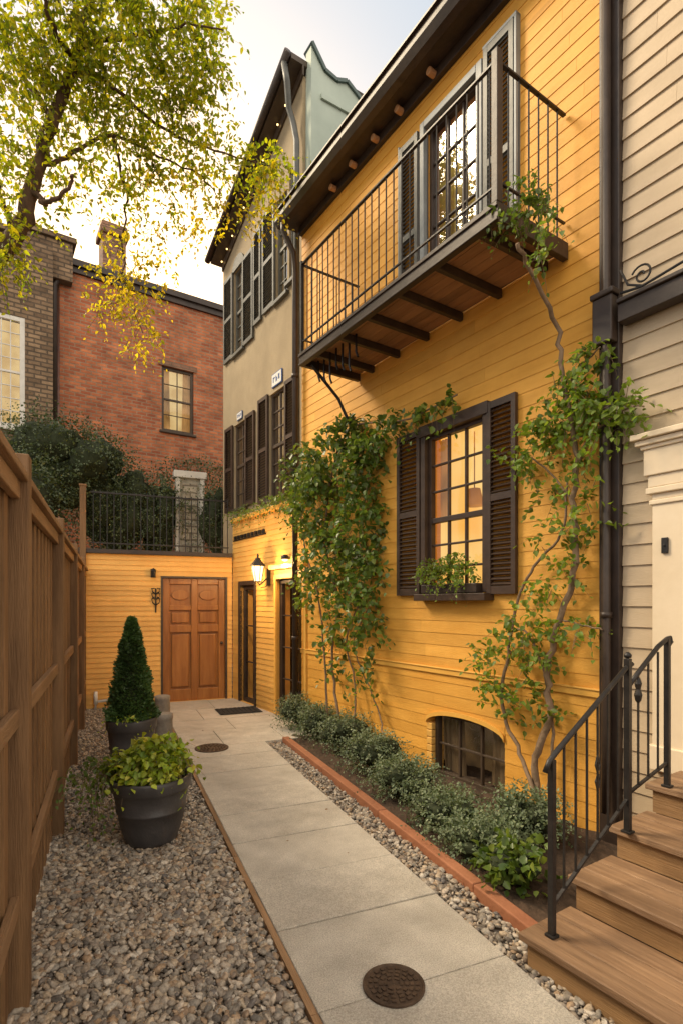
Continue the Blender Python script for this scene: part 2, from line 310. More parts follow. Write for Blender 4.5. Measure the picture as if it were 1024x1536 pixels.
def window(par,x0,x1,z0,z1,y,cols,rows,fm,gm,im,split=None,fw=.05,name='window',cur=True,rec=.12,arch=0,sill=True,idepth=.35,cm='curtain'):
    f=MB(); yf=y+rec-.05
    f.box(x0,x0+fw,yf,yf+.06,z0,z1).box(x1-fw,x1,yf,yf+.06,z0,z1).box(x0+fw,x1-fw,yf,yf+.06,z1-fw,z1).box(x0+fw,x1-fw,yf,yf+.06,z0,z0+fw)
    parts=[(z0+fw,z1-fw,rows)]
    if split:
        zs=z0+(z1-z0)*split; f.box(x0+fw,x1-fw,yf+.002,yf+.058,zs-.025,zs+.025); parts=[(z0+fw,zs-.025,rows),(zs+.025,z1-fw,rows)]
    for a,b,r in parts:
        for i in range(1,cols):
            xx=x0+fw+(x1-x0-2*fw)*i/cols; f.box(xx-.011,xx+.011,yf+.012,yf+.045,a,b)
        for j in range(1,r):
            zz=a+(b-a)*j/r; f.box(x0+fw,x1-fw,yf+.014,yf+.043,zz-.010,zz+.010)
    w=f.build(name,fm,par,bevel=.004)
    pa,pb,pc,pd=x0+fw*.8,x1-fw*.8,z0+fw*.8,z1-fw*.8
    MB().add([(pa,yf+.029,pc),(pb,yf+.029,pc),(pb,yf+.029,pd),(pa,yf+.029,pd)],[(0,1,2,3)]).build('pane',gm,w)
    e=.25; ya=yf+.075; yb=y+idepth
    MB().add([(x0-e,ya,z0-e),(x1+e,ya,z0-e),(x1+e,ya,z1+e),(x0-e,ya,z1+e),(x0-e,yb,z0-e),(x1+e,yb,z0-e),(x1+e,yb,z1+e),(x0-e,yb,z1+e)],[(4,5,6,7),(0,1,5,4),(1,2,6,5),(2,3,7,6),(3,0,4,7)]).build('room_interior',im,w)
    if cur:
        for sgn in(0,1):
            c=MB(); n=14; wd=(x1-x0)*.30; xa=x0+.02 if sgn==0 else x1-.02-wd
            vs=[]
            for i in range(n+1):
                xx=xa+wd*i/n; yy=yf+.12+.018*math.sin(i*1.9)
                vs+=[(xx,yy,z0+.02),(xx+(.03 if sgn else -.03),yy,z1-.01)]
            c.add(vs,[(2*i,2*i+2,2*i+3,2*i+1) for i in range(n)]).build('curtain',M[cm],w,smooth=True)
    if sill: MB().box(x0-.06,x1+.06,y-.06,y+.06,z0-.06,z0-.003).build('sill',fm,w,bevel=.006)
    return w
def shutter(par,x0,x1,z0,z1,y,mat,ang=0,name='shutter',mid=.5):
    m=MB(); st=.045; t=.035; yo=y-t
    m.box(x0,x0+st,yo,y,z0,z1).box(x1-st,x1,yo,y,z0,z1)
    zm=z0+(z1-z0)*mid
    rails=[(z0,z0+.07),(zm-.03,zm+.03),(z1-.06,z1)]
    for a,b in rails: m.box(x0+st,x1-st,yo+.002,y-.002,a,b)
    for a,b in((z0+.07,zm-.03),(zm+.03,z1-.06)):
        n=max(3,int((b-a)/.042))
        for i in range(n):
            zz=a+(b-a)*(i+.5)/n; m.obox(((x0+x1)/2,y-t/2,zz),(x1-x0-2*st,.040,.007),(math.radians(38),0,0))
    return m.build(name,mat,par)
# ------------------------------------------------------------------ foliage helpers
def unit(a): return a/np.maximum(np.linalg.norm(a,axis=-1,keepdims=True),1e-6)
def leafgeo(Pp,D,Nn,Ls,w=.32,fold=.12):
    D=unit(D); S=unit(np.cross(D,Nn)); Nn=np.cross(S,D); L=Ls[:,None]
    q=lambda a,b,c: Pp+D*L*a+S*L*b+Nn*L*c
    V=np.stack([q(0,0,0),q(.28,w,fold),q(.68,w*.75,fold*.7),q(1,0,-.10),q(.68,-w*.75,fold*.7),q(.28,-w,fold)],1).reshape(-1,3)
    n=len(Pp); b=np.arange(n)[:,None,None]*6; T=(b+np.array([[0,1,2],[0,2,3],[0,3,4],[0,4,5]])[None]).reshape(-1,3)
    return V,T
def in_ell(c,r,n,shell=.0):
    d=unit(rg.normal(size=(n,3))); rad=rg.random(n)**(1/3); rad=shell+(1-shell)*rad
    return np.array(c)+d*rad[:,None]*np.array(r),d
def twigs(cl,nl,length,leaf,droop=.5,outw=.5,up=.1,w=.32,jit=.5,lr=(.7,1.2)):
    S=[];Dd=[]
    for c,r,n in cl:
        n=max(1,int(n)); p,d=in_ell(c,r,n,.15); S.append(p); Dd.append(unit(rg.normal(size=(n,3))*.8+d*outw+np.array([0,0,up])))
    S=np.concatenate(S);Dd=np.concatenate(Dd);T=len(S); ln=length*rg.uniform(.6,1.3,T)
    t=np.linspace(0,1,nl)[None,:,None]; dn=np.array([0,0,-1.])
    pts=S[:,None]+Dd[:,None]*t*ln[:,None,None]+dn*droop*t*t*ln[:,None,None]
    tan=Dd[:,None]+dn*2*droop*t
    pj=pts+rg.normal(size=pts.shape)*leaf*.15
    D=unit(unit(tan)*.6+unit(rg.normal(size=pts.shape))*.9+dn*.25)
    Nn=unit(rg.normal(size=pts.shape)*jit+np.array([0,-.15,1.]))
    L=(leaf*rg.uniform(lr[0],lr[1],(T,nl))*(1.05-.35*t[:,:,0])).reshape(-1)
    V,Tr=leafgeo(pj.reshape(-1,3),D.reshape(-1,3),Nn.reshape(-1,3),L,w)
    return V,Tr,pts
def twigmesh(pts,r):
    k=[0,pts.shape[1]//2,pts.shape[1]-1]; T=len(pts); A=pts[:,k]; off=np.array([[1,0,0],[-.5,.8,.3],[-.5,-.8,-.3]])*r
    sc_=np.array([1.,.7,.3])[None,:,None,None]; V=(A[:,:,None,:]+off[None,None]*sc_).reshape(-1,3)
    b=np.arange(T)[:,None,None]*9; q=[]
    for i in(0,3):
        for j in range(3):
            j2=(j+1)%3; q+= [[i+j,i+j2,i+3+j2],[i+j,i+3+j2,i+3+j]]
    return V,(b+np.array(q)[None]).reshape(-1,3)
def wob(pts,n=5,amp=.03):
    out=[]; pts=[Vector(p) for p in pts]
    for i in range(len(pts)-1):
        p0=pts[max(i-1,0)];p1=pts[i];p2=pts[i+1];p3=pts[min(i+2,len(pts)-1)]
        for k in range(n):
            t=k/n; q=.5*((2*p1)+(p2-p0)*t+(2*p0-5*p1+4*p2-p3)*t*t+(3*p1-p0-3*p2+p3)*t**3)
            out.append(q+Vector((random.gauss(0,amp),random.gauss(0,amp),random.gauss(0,amp)*.5)) if (i or k) else q)
    out.append(pts[-1]); return out
def icos(sub):
    import bmesh
    b=bmesh.new(); bmesh.ops.create_icosphere(b,subdivisions=sub,radius=1); V=np.array([v.co[:] for v in b.verts]); T=np.array([[v.index for v in f.verts] for f in b.faces]); b.free(); return V,T
I1=icos(1);I2=icos(2);I3=icos(3)
def blob(c,r,amp=.15):
    V,T=I3; k=1+amp*np.sin(V[:,0:1]*5+c[0]*7)*np.cos(V[:,1:2]*6+c[1]*5)+amp*.6*np.sin(V[:,2:3]*9+c[0]*3)
    return V*k*np.array(r)+np.array(c),T
def cat(lst):
    V=[];T=[];n=0
    for v,t in lst: V.append(v);T.append(t+n);n+=len(v)
    return np.concatenate(V),np.concatenate(T)
def bush(name,label,c,r,n,leaf,mat,group=None,lumps=6,nl=5,length=.16,catg='shrub',core=.72,w=.34,base=None,up=.4,droop=.3):
    b=base or (c[0],c[1],max(0,c[2]-r[2])); t=thing(name,label,catg,WF,b,group)
    cl=[(c,tuple(q*.8 for q in r),n*.45)]
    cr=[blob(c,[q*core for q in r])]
    for i in range(lumps):
        a=2*math.pi*i/lumps+random.random(); e=random.uniform(-.15,.75)
        cc=(c[0]+math.cos(a)*r[0]*.58*math.cos(e),c[1]+math.sin(a)*r[1]*.58*math.cos(e),c[2]+math.sin(e)*r[2]*.62)
        k=random.uniform(.38,.55); cl.append((cc,tuple(q*k for q in r),n*.55/lumps)); cr.append(blob(cc,[q*k*.62 for q in r]))
    V,T,pt=twigs(cl,nl,length,leaf,droop,1.6,up,w)
    V[:,2]=np.maximum(V[:,2],b[2]+.015)
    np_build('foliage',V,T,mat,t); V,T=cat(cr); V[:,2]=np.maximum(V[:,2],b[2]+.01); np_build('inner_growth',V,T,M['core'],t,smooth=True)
    return t
# ================================================================== GROUND
g=MB().add([(-400,-400,0),(400,-400,0),(400,400,0),(-400,400,0)],[(0,1,2,3)]).build('ground',M['ground']); meta(g,kind='structure')
PL,PR=-1.214,-.272
m=MB()
ys=[-12.0]
while ys[-1]<-3.2: ys.append(ys[-1]+random.choice([.56,.60,.53]))
ys[-1]=-3.15
for a,b in zip(ys,ys[1:]): m.box(PL,PR,a+.004,b-.004,-.05,.036+random.uniform(-.003,.004))
pth=m.build('path',M['slab'],None,BF,(0,-3,0),bevel=.005); meta(pth,kind='structure')
m=MB()
rows=[-3.15,-2.35,-1.6,-.8,0.0]
for i,(a,b) in enumerate(zip(rows,rows[1:])):
    xs=[PL,-.45,.35,1.1,1.9] if i%2 else [PL,-.75,.0,.75,1.5,2.0]
    for c,d in zip(xs,xs[1:]): m.box(c+.004,d-.004,a+.004,b-.004,-.05,.036+random.uniform(-.003,.003))
meta(m.build('patio',M['slab'],None,BF,(0,0,0),bevel=.005),kind='structure')
t=MB(); yy=-12
while yy<-.05: t.box(PL-.035,PL-.004,yy,min(yy+1.5,0)-.004,-.03,.034); yy+=1.5
meta(t.build('path_edge_board',M['fenceh'],None,BF,(PL,-4,0)),'thin weathered wooden board along the gravel side of the path','edging')
t=MB(); yy=-9.4
while yy<-3.2: t.box(-.062,.018,yy,min(yy+1.22,-3.17)-.004,-.03,.075+random.uniform(-.004,.004)); yy+=1.22
meta(t.build('bed_edging',M['terracotta'],None,BF,(0,-3.2,0),bevel=.008),'terracotta coloured edging between pebble strip and shrub bed','edging')
n=70;vs=[];fs=[]
for i in range(n+1):
    for j in range(n+1):
        x_=.0+3.2*i/n; y_=-9+6.0*j/n; vs.append((x_,y_,.035+.012*math.sin(x_*23+y_*7)+random.uniform(-.01,.014)))
for i in range(n):
    for j in range(n): a=i*(n+1)+j; fs.append((a,a+n+1,a+n+2,a+1))
meta(MB().add(vs,fs).build('planting_bed',M['soil'],None,BF,(0,-4,0)),kind='structure')
def stones(name,regs,mat):
    out=[]
    for (x0,x1,y0,y1,n,rm,rM,lod) in regs:
        V,T=(I1,I2)[lod]; nv=len(V)
        px=rg.uniform(x0,x1,n);py=rg.uniform(y0,y1,n);r=rm+(rM-rm)*rg.random(n)**2.2
        A=V[None]*(1+.24*rg.normal(size=(n,nv,1))*(.55 if lod else .7))*np.stack([rg.uniform(.8,1.45,n),rg.uniform(.65,1.1,n),rg.uniform(.45,.8,n)],1)[:,None,:]*r[:,None,None]
        a=rg.uniform(0,6.28,n); c,s=np.cos(a)[:,None],np.sin(a)[:,None]; tl=rg.normal(0,.35,n)[:,None]
        X=A[:,:,0]*c-A[:,:,1]*s; Y=A[:,:,0]*s+A[:,:,1]*c; Z=A[:,:,2]+X*tl
        Q=np.stack([X+px[:,None],Y+py[:,None],Z+(r*.3+rg.random(n)*.016)[:,None]],2).reshape(-1,3)
        out.append((Q,(np.arange(n)[:,None,None]*nv+T[None]).reshape(-1,3)))
    V,T=cat(out); o=np_build(name,V,T,mat,None,BF,(regs[0][0],-4,0),smooth=True); return meta(o,kind='stuff')
meta(stones('gravel',[(-2.38,PL-.04,-9.2,-5.2,21000,.006,.024,1),(-2.38,PL-.04,-5.2,0,15000,.008,.022,0)],M['gravel']),'mixed grey and tan gravel between fence and path','gravel')
meta(stones('pebble_strip',[(PR+.005,-.065,-9.0,-5.5,2300,.006,.022,1),(PR+.005,-.065,-5.5,-3.15,1200,.009,.022,0)],M['gravel']),'strip of grey pebbles between path and edging','pebbles')
n=60; px=rg.uniform(-2.2,1.2,n); py=rg.uniform(-8.2,-.3,n); Pp=np.stack([px,py,np.where(px>PL,.048,.042)],1)
V,T=leafgeo(Pp,np.stack([rg.normal(size=n),rg.normal(size=n),rg.uniform(-.05,.15,n)],1),rg.normal(size=(n,3))*.15+np.array([0,0,1.]),rg.uniform(.014,.028,n))
meta(np_build('fallen_leaves',V,T,M['riser'],None,BF,(0,-4,0)),'small fallen brown leaves scattered on path and gravel','leaves',kind='stuff')
# ================================================================== YELLOW HOUSE
X=YF.x
XA,XB=-9.05,-4.685; ZT=6.98
h=thing('yellow_house','yellow clapboard house with dark shutters and a long iron railed balcony','house',YF,(-6.8,0,0))
WO=(X(636),X(730),1.80,3.40); BO=(X(640)+.0,X(757),.02,.64); DO=(X(640),X(718),4.46,6.42)
ops=[WO,BO,DO]
w=MB(); slab(w,XA,XB,-.1,ZT,ops,.022,.22); siding(w,XA,XB,0,ZT,.118,ops,lip=.005)
w.box(XA,XA+.05,.22,5,0,ZT).box(XA,XB,5,5.1,0,ZT)
w.build('wall',M['yellow'],h)
MB().box(XA,XB,-.024,-.004,1.02,1.07).box(XA,XB,-.034,-.004,1.07,1.083).build('belt_trim',M['yellow_trim'],h,bevel=.004)
gz=6.86
MB().box(XA-.10,-2,-.24,-.02,gz,gz+.03).build('soffit',M['dark'],h)
gt=MB(); xs0,xs1=XA-.14,-2
prof=[(-.24,gz+.14),(-.34,gz+.15),(-.35,gz+.05),(-.31,gz-.02),(-.24,gz-.03)]
gt.prism([(xs0,a,b) for a,b in prof],(xs1-xs0,0,0)); gt.box(xs0,xs1,-.37,-.33,gz+.145,gz+.165)
gt.build('gutter',M['dark'],h)
MB().prism([(XA-.14,-.32,gz+.17),(XA-.14,-.32,gz+.22),(XA-.14,2.6,gz+2.3),(XA-.14,2.6,gz+2.2)],(7.2,0,0)).build('roof',M['roof'],h)
MB().box(XA,-4.7,-.06,-.004,gz-.10,gz-.004).build('frieze_board',M['dark'],h,bevel=.004)
for u_ in (646,598,562,529,499):
    xx=X(u_,-.10); MB().tube([(xx,-.06,gz-.058),(xx,-.14,gz-.058)],.035,14).build('rafter_end',M['rafter'],h,smooth=False,bevel=.006)
dp=MB(); xp=XA-.02
dp.tube([(xp,-.28,gz),(xp,-.28,gz-.10),(xp,-.12,gz-.36),(xp,-.10,gz-.6),(xp,-.10,.1)],.04,10)
for zz in(1.2,3.0,4.8): dp.tube([(xp,-.10,zz),(xp,-.10,zz+.05)],.05,10)
dp.build('downpipe',M['dark'],h,smooth=True)
x0,x1,z0,z1=WO
MB().box(x0-.01,x0+.05,-.045,.06,z0,z1+.02).box(x1-.02,x1+.03,-.045,.06,z0,z1+.02).box(x0-.03,x1+.05,-.06,.06,z1-.05,z1+.06).box(x0-.02,x1+.08,-.13,.02,z0-.075,z0-.01).build('window_casing',M['shutter'],h,bevel=.005)
mw=window(h,x0+.05,x1-.02,z0,z1-.05,.0,3,3,M['shutter'],M['glass'],M['room'],split=.46,cur=False,rec=.06,sill=False,idepth=.9,fw=.035)
c=MB(); n=10; xa=x0+.06; vs=[]
for i in range(n+1): vs+=[(xa+.16*i/n,.16+.015*math.sin(i*1.8),z0+.75),(xa+.13*i/n,.16+.015*math.sin(i*1.8),z1-.06)]
c.add(vs,[(2*i,2*i+2,2*i+3,2*i+1) for i in range(n)]).build('curtain',M['curtain'],mw,smooth=True)
MB().lathe([(.10,2.72),(.06,2.90),(.001,2.90)],((x0+x1)/2-.3,.6,0),20).tube([((x0+x1)/2-.3,.6,2.9),((x0+x1)/2-.3,.6,3.5)],.006,6).build('lamp_shade',M['curtain'],mw,smooth=True)
shutter(h,X(600),x0-.02,1.78,3.44,-.018,M['shutter']); shutter(h,x1+.035,X(778),1.78,3.44,-.018,M['shutter'])
x0,x1,z0,z1=BO
ac=MB(); n=14; cx=(x0+x1)/2; hw=(x1-x0)/2; rise=.12
arc=[(cx-hw*math.cos(math.pi*i/n),z1-rise+rise*math.sin(math.pi*i/n)) for i in range(n+1)]
poly=[(x0,-.009,z1+.01)]+[(a,-.009,b) for a,b in arc]+[(x1,-.009,z1+.01)]
ac.prism(poly[::-1],(0,.22,0)).build('window_arch',M['yellow'],h)
ar=MB()
for i in range(n):
    (a,b),(c,d)=arc[i],arc[i+1]; ar.add([(a,-.024,b),(c,-.024,d),(c,-.024,d+.04),(a,-.024,b+.04),(a,-.007,b),(c,-.007,d),(c,-.007,d+.04),(a,-.007,b+.04)],[(0,1,2,3),(3,2,6,7),(0,4,5,1)])
ar.build('arch_trim',M['yellow_trim'],h)
rv=MB(); zz=z0
while zz<z1-rise: rv.box(x0-.002,x0+.07,-.006,.16,zz,min(zz+.066,z1-rise)); zz+=.072
rv.build('brick_reveal',M['yellow_low'],h,bevel=.006)
window(h,x0+.07,x1,z0,z1,.0,3,2,M['brownframe'],M['glass'],M['cellar'],cur=True,rec=.09,sill=False,name='cellar_window',idepth=.5,fw=.04,cm='curtaindk')
x0,x1,z0,z1=DO
MB().box(x0-.06,x0,-.05,.08,z0,z1+.07).box(x1,x1+.07,-.05,.08,z0,z1+.07).box(x0,x1,-.05,.08,z1,z1+.07).build('door_casing',M['bluegrey'],h,bevel=.005)
window(h,x0,x1,z0,z1,.0,3,6,M['dark'],M['glassr'],M['room2'],cur=True,rec=.08,sill=False,name='balcony_door',idepth=.8,fw=.04)
shutter(h,x0-.36,x0-.08,z0+.03,z1+.02,-.03,M['greyshutter']); shutter(h,x1+.10,x1+.42,z0+.03,z1+.10,-.03,M['greyshutter'])
MB().box(x0-.385,x0-.365,-.06,-.004,z0+.03,z1+.06).build('shutter_edge_trim',M['bluegrey'],h,bevel=.004)
MB().box(x1+.425,x1+.45,-.06,-.004,z0+.03,z1+.14).box(x1+.09,x1+.45,-.062,-.004,z1+.105,z1+.135).build('shutter_edge_trim',M['bluegrey'],h,bevel=.004)
# balcony
bx0,bx1,by=-7.70,-4.95,-.80; bz=4.40
dk=MB()
q=by+.07
while q<-.02: dk.box(bx0+.05,bx1-.05,q,min(q+.10,-.015)-.005,bz-.025,bz); q+=.10
deck=dk.build('balcony_deck',M['balwood'],h)
MB().box(bx0,bx1,by,by+.05,bz-.105,bz+.02).box(bx0,bx1,by-.014,by+.0,bz-.012,bz+.02).box(bx0,bx1,by-.010,by,bz-.105,bz-.085).build('front_beam',M['beam'],deck,bevel=.004)
for xx in(bx0,bx1-.05): MB().box(xx,xx+.05,by+.051,-.015,bz-.105,bz+.02).build('end_beam',M['beam'],deck,bevel=.004)
for i in range(6):
    xx=bx0+.28+i*.45; MB().box(xx,xx+.045,by+.051,-.015,bz-.10,bz-.027).build('joist',M['beam'],deck,bevel=.004)
MB().tube([(bx0+.1,by+.1,bz-.10),(bx0+.1,-.35,bz-.40),(bx0+.1,-.02,bz-.95)],.018,8).build('brace',M['iron'],deck)
for i in range(7): MB().tube([(bx0+.08+i*.12,by+.2,bz-.026),(bx0+.08+i*.12,by+.2,bz-.20-.05*(i%3)),(bx0+.11+i*.12,by+.2,bz-.26-.05*(i%3))],.012,6).build('hook',M['iron'],deck)
rl=MB(); rz=bz+1.01; yr=by+.03
rl.bar((bx0,yr,rz),(bx1,yr,rz),.028,.014).bar((bx0,yr,bz+.16),(bx1,yr,bz+.16),.018,.012)
rl.bar((bx1-.03,yr,rz-.012),(bx1-.03,-.02,rz-.012),.028,.014).bar((bx1-.03,yr,bz+.18),(bx1-.03,-.02,bz+.18),.018,.012)
rl.bar((bx0+.03,yr,rz-.012),(bx0+.03,-.02,rz-.012),.028,.014).bar((bx0+.03,yr,bz+.18),(bx0+.03,-.02,bz+.18),.018,.012)
rail=rl.build('balcony_railing',M['iron'],h)
MB().box(bx1-.05,bx1+.003,by-.012,by+.045,bz+.02,rz+.05).build('corner_post',M['beam'],rail,bevel=.004)
MB().box(bx0,bx0+.035,by+.01,by+.045,bz+.02,rz+.03).build('corner_post',M['iron'],rail)
b0=MB().tube([(bx0+.13,yr,bz+.01),(bx0+.13,yr,rz)],.0065,6).build('baluster',M['iron'],rail)
i=1
while bx0+.13+.105*i<bx1-.10: clone(b0,(.105*i,0,0)); i+=1
for xx in(bx1-.03,bx0+.03):
    for j in range(1,7): clone(b0,(xx-bx0-.13,.77*j/7,0))
bp=thing('balcony_trough','small dark trough on the balcony deck at its near corner','planter',YF,(bx1-.25,by+.18,bz))
MB().box(bx1-.42,bx1-.1,by+.10,by+.26,bz+.002,bz+.02).box(bx1-.42,bx1-.1,by+.10,by+.115,bz+.0205,bz+.13).box(bx1-.42,bx1-.1,by+.245,by+.26,bz+.0205,bz+.13).box(bx1-.42,bx1-.405,by+.1155,by+.2445,bz+.0205,bz+.13).box(bx1-.115,bx1-.1,by+.1155,by+.2445,bz+.0205,bz+.13).build('shell',M['dark'],bp)
MB().box(bx1-.40,bx1-.12,by+.117,by+.243,bz+.021,bz+.11).build('potting_soil',M['soil'],bp)
def yc(x,y,z): return tuple(YF.W(x,y,z))
def foliage_thing(name,label,catg,base,cl,mat,nl,length,leaf,droop,outw=.6,up=.1,w=.34,stems=None,smat=None,group=None,tw=.003,jit=.5):
    t=thing(name,label,catg,WF,base,group); V,T,pt=twigs(cl,nl,length,leaf,droop,outw,up,w,jit); np_build('foliage',V,T,mat,t)
    V,T=twigmesh(pt,tw); np_build('twigs',V,T,smat or M['vinebark'],t)
    if stems:
        for pts,r in stems:
            pts=wob(pts,6,.006 if r<.02 else .010); nn=len(pts)
            MB().tube(pts,[r*(1-.55*i/nn) for i in range(nn)],8).build('stem',smat or M['vinebark'],t,smooth=True)
    return t
def yp(u,v,y): 
    x_=YF.x(u,y); return YF.W(x_,y,YF.z(u,v,y))
def yr_(u,v,y,ru,rv,ry=.1):
    d=YF.W(YF.x(u,y),y).y/F; return (max(ru*d,.05),max(ru*d,.05)*.6+ry*.5,rv*d)
def ycl(L,y): return [(tuple(yp(u,v,y)),yr_(u,v,y,ru,rv),n) for u,v,ru,rv,n in L]
foliage_thing('balcony_creeper','green creeper tangled over the balcony corner and its railing','creeper',tuple(yp(790,380,-.68)),
    ycl([(790,285,18,16,14),(765,330,28,12,20),(800,310,18,14,14),(820,345,16,14,10),(812,385,12,14,8),(745,322,16,12,12),(808,292,20,16,12)],-.70),M['vineleaf'],5,.11,.048,.7)
# ------------------------------------------------------------------ courtyard wing
wg=thing('courtyard_wing','low yellow wing with two dark doors and planted parapet','building',YF,(-10.3,0,0))
D1=(X(362),X(383),.04,2.0); D2=(X(416),X(458),.04,2.06)
XW=-11.51
w=MB(); slab(w,XW,XA-.001,-.1,3.10,[D1,D2],.022,.22); siding(w,XW,XA-.001,0,3.10,.083,[D1,D2],lip=.008,seam=40); w.build('wall',M['yellow_low'],wg)
MB().box(XW,XA-.002,-.05,.14,3.10,3.17).build('parapet_cap',M['yellow_trim'],wg,bevel=.006)
c=MB()
for i in range(9): c.box(XW+.10+i*.14,XW+.19+i*.14,-.03,-.012,2.80,2.86)
c.box(XW+.05,XW+1.35,-.022,-.012,2.775,2.795); c.build('iron_ornament_band',M['iron'],wg)
for D,nm in((D1,'narrow_door'),(D2,'glazed_door')):
    MB().box(D[0]-.06,D[0],-.03,.1,D[2],D[3]+.07).box(D[1],D[1]+.06,-.03,.1,D[2],D[3]+.07).box(D[0],D[1],-.03,.1,D[3],D[3]+.07).build('door_casing',M['dark' if nm[0]=='n' else 'yellow_trim'],wg,bevel=.004)
    window(wg,D[0],D[1],D[2],D[3],0,1 if nm[0]=='n' else 2,3 if nm[0]=='n' else 4,M['dark'],M['glass'],M['inside'],cur=False,rec=.09,sill=False,name=nm,fw=.07,idepth=.5)
MB().box(D2[0]-.12,D2[1]+.1,-.09,-.002,2.20,2.27).build('door_lintel',M['yellow_trim'],wg,bevel=.006)
cl=[]
for i in range(10):
    xx=XW+.1+i*.235; cl.append((yc(xx,-.02,3.22+random.uniform(-.03,.04)),(.12,.11,.09),16)); 
    if i%2: cl.append((yc(xx,-.10,3.10),(.1,.05,.08),6))
foliage_thing('parapet_plants','dark trailing greenery along the top of the yellow wing','plants',yc(-10.3,0,3.17),cl,M['vineleaf'],5,.15,.045,.6)
lx=X(387,-.2); lz=2.0
L_=thing('wall_lantern','lit black wall lantern on curled bracket between the dark doors','lantern',YF,(lx,-.0,lz))
MB().obox((lx,-.022,lz+.10),(.09,.02,.26),(0,0,0)).tube([(lx,-.01,lz+.12),(lx,-.09,lz+.04),(lx,-.17,lz-.02),(lx,-.20,lz+.02)],.011,8).tube([(lx,-.01,lz-.0),(lx,-.08,lz-.05),(lx,-.15,lz-.06)],.007,6).build('bracket',M['iron'],L_)
cg=MB(); cy=-.20
for k in range(6):
    a=math.pi/3*k; b=a+math.pi/3
    p=lambda r,t,z:(lx+r*math.cos(t),cy+r*math.sin(t),z)
    cg.tube([p(.055,a,lz+.03),p(.095,a,lz+.27)],.007,5); cg.bar(p(.055,a,lz+.03),p(.055,b,lz+.03),.012,.012); cg.bar(p(.095,a,lz+.27),p(.095,b,lz+.27),.014,.014)
cg.build('cage',M['iron'],L_)
MB().lathe([(.115,lz+.27),(.11,lz+.285),(.06,lz+.34),(.04,lz+.37),(.045,lz+.38),(.012,lz+.40),(.018,lz+.43),(.001,lz+.46)],(lx,cy,0),6).build('cap',M['iron'],L_)
MB().lathe([(.001,lz+.035),(.050,lz+.035),(.088,lz+.265),(.001,lz+.265)],(lx,cy,0),6).build('lit_glass',M['lampglass'],L_)
def point(name,par,loc,e,c=(1,.60,.25),r=.05):
    l=bpy.data.lights.new(name,'POINT'); l.energy=e; l.color=c; l.shadow_soft_size=r; o=bpy.data.objects.new(name,l); col.objects.link(o); o.parent=par; o.location=Vector(loc)-OFF[root(par).name]; return o
point('lantern_glow',L_,(lx,cy-.16,lz+.2),48)
dlx=X(434); 
DL=thing('door_light','small lit dome lamp above the glazed door','lamp',YF,(dlx,-.06,2.36))
MB().lathe([(.001,2.40),(.05,2.39),(.06,2.35),(.06,2.33)],(dlx,-.07,0),16).build('lamp_cover',M['iron'],DL,smooth=True)
MB().lathe([(.05,2.345),(.04,2.31),(.001,2.295)],(dlx,-.07,0),16).build('lit_globe',M['lampglass'],DL,smooth=True)
point('door_light_glow',DL,(dlx,-.12,2.24),18)
# ------------------------------------------------------------------ beige house
bh=thing('beige_house','beige clapboard house with cream door surround at the right','house',YF,(-3.5,0,0))
w=MB(); EX0,EX1=-4.535,-1.2; DP=(-4.02,-3.1,.66,2.72)
slab(w,EX0,EX1,0,9,[DP],.022,.2); siding(w,EX0,EX1,0,9,.14,[DP],lip=.013); w.build('wall',M['beige'],bh)
MB().box(-4.685,-4.537,-.05,.1,0,9).build('corner_board',M['dark'],bh,bevel=.006)
MB().tube([(-4.61,-.085,9),(-4.61,-.085,.9),(-4.60,-.11,.25)],.03,12).tube([(-4.61,-.085,3.42),(-4.61,-.085,3.46)],.04,12).tube([(-4.61,-.085,1.6),(-4.61,-.085,1.64)],.04,12).build('downpipe',M['dark'],bh,smooth=True)
MB().box(-4.69,-4.545,-.13,-.052,3.50,3.82).box(-4.70,-4.53,-.145,-.05,3.82,3.86).build('rain_hopper',M['dark'],bh,bevel=.01)
MB().box(-4.51,-2,-.12,-.022,3.60,3.72).box(-4.51,-2,-.14,-.022,3.722,3.75).build('balcony_beam',M['dark'],bh,bevel=.005)
sp=MB(); cx,cz=X(962,-.1),YF.z(962,412,-.1); pts=[]
for i in range(26):
    a=i*.36; r=.012+.0024*i; pts.append((cx+r*math.cos(a),-.10,cz+r*math.sin(a)))
sp.tube(pts,.007,6).tube([(-4.50,-.10,3.80),(-4.40,-.10,cz-.07),(cx,-.10,cz-.075),(-3.9,-.10,cz-.02),(-2.2,-.10,cz+.0)],.009,6).tube([(-4.50,-.10,cz+.10),(-4.45,-.10,cz-.02),(-4.36,-.10,cz-.07)],.008,6).build('iron_scroll',M['iron'],bh)
ds=MB().box(-4.31,-4.10,-.065,-.004,.62,2.34).box(-4.33,-4.08,-.08,-.004,.62,.78).box(-4.10,-4.02,-.045,.1,.62,2.72)
ds.box(-4.325,-4.085,-.078,-.004,2.34,2.37).box(-4.31,-4.10,-.068,-.004,2.37,2.41).box(-4.34,-4.07,-.092,-.004,2.41,2.45)
ds.box(-4.33,-2.7,-.080,-.004,2.452,2.53).box(-4.35,-2.66,-.095,-.004,2.53,2.70).box(-4.365,-2.64,-.11,-.004,2.70,2.725).box(-4.39,-2.6,-.13,-.004,2.725,2.76).box(-4.41,-2.56,-.155,-.004,2.762,2.80)
ds.box(-3.1,-2.9,-.065,-.004,.62,2.42); ds.build('door_surround',M['cream'],bh,bevel=.006)
MB().box(-4.02,-3.1,.08,.12,.66,2.47).build('door',M['cream'],bh)
MB().box(-4.245,-4.205,-.082,-.0655,2.02,2.12).tube([(-4.225,-.082,2.07),(-4.225,-.09,2.07)],.008,8).build('doorbell',M['iron'],bh,bevel=.003)
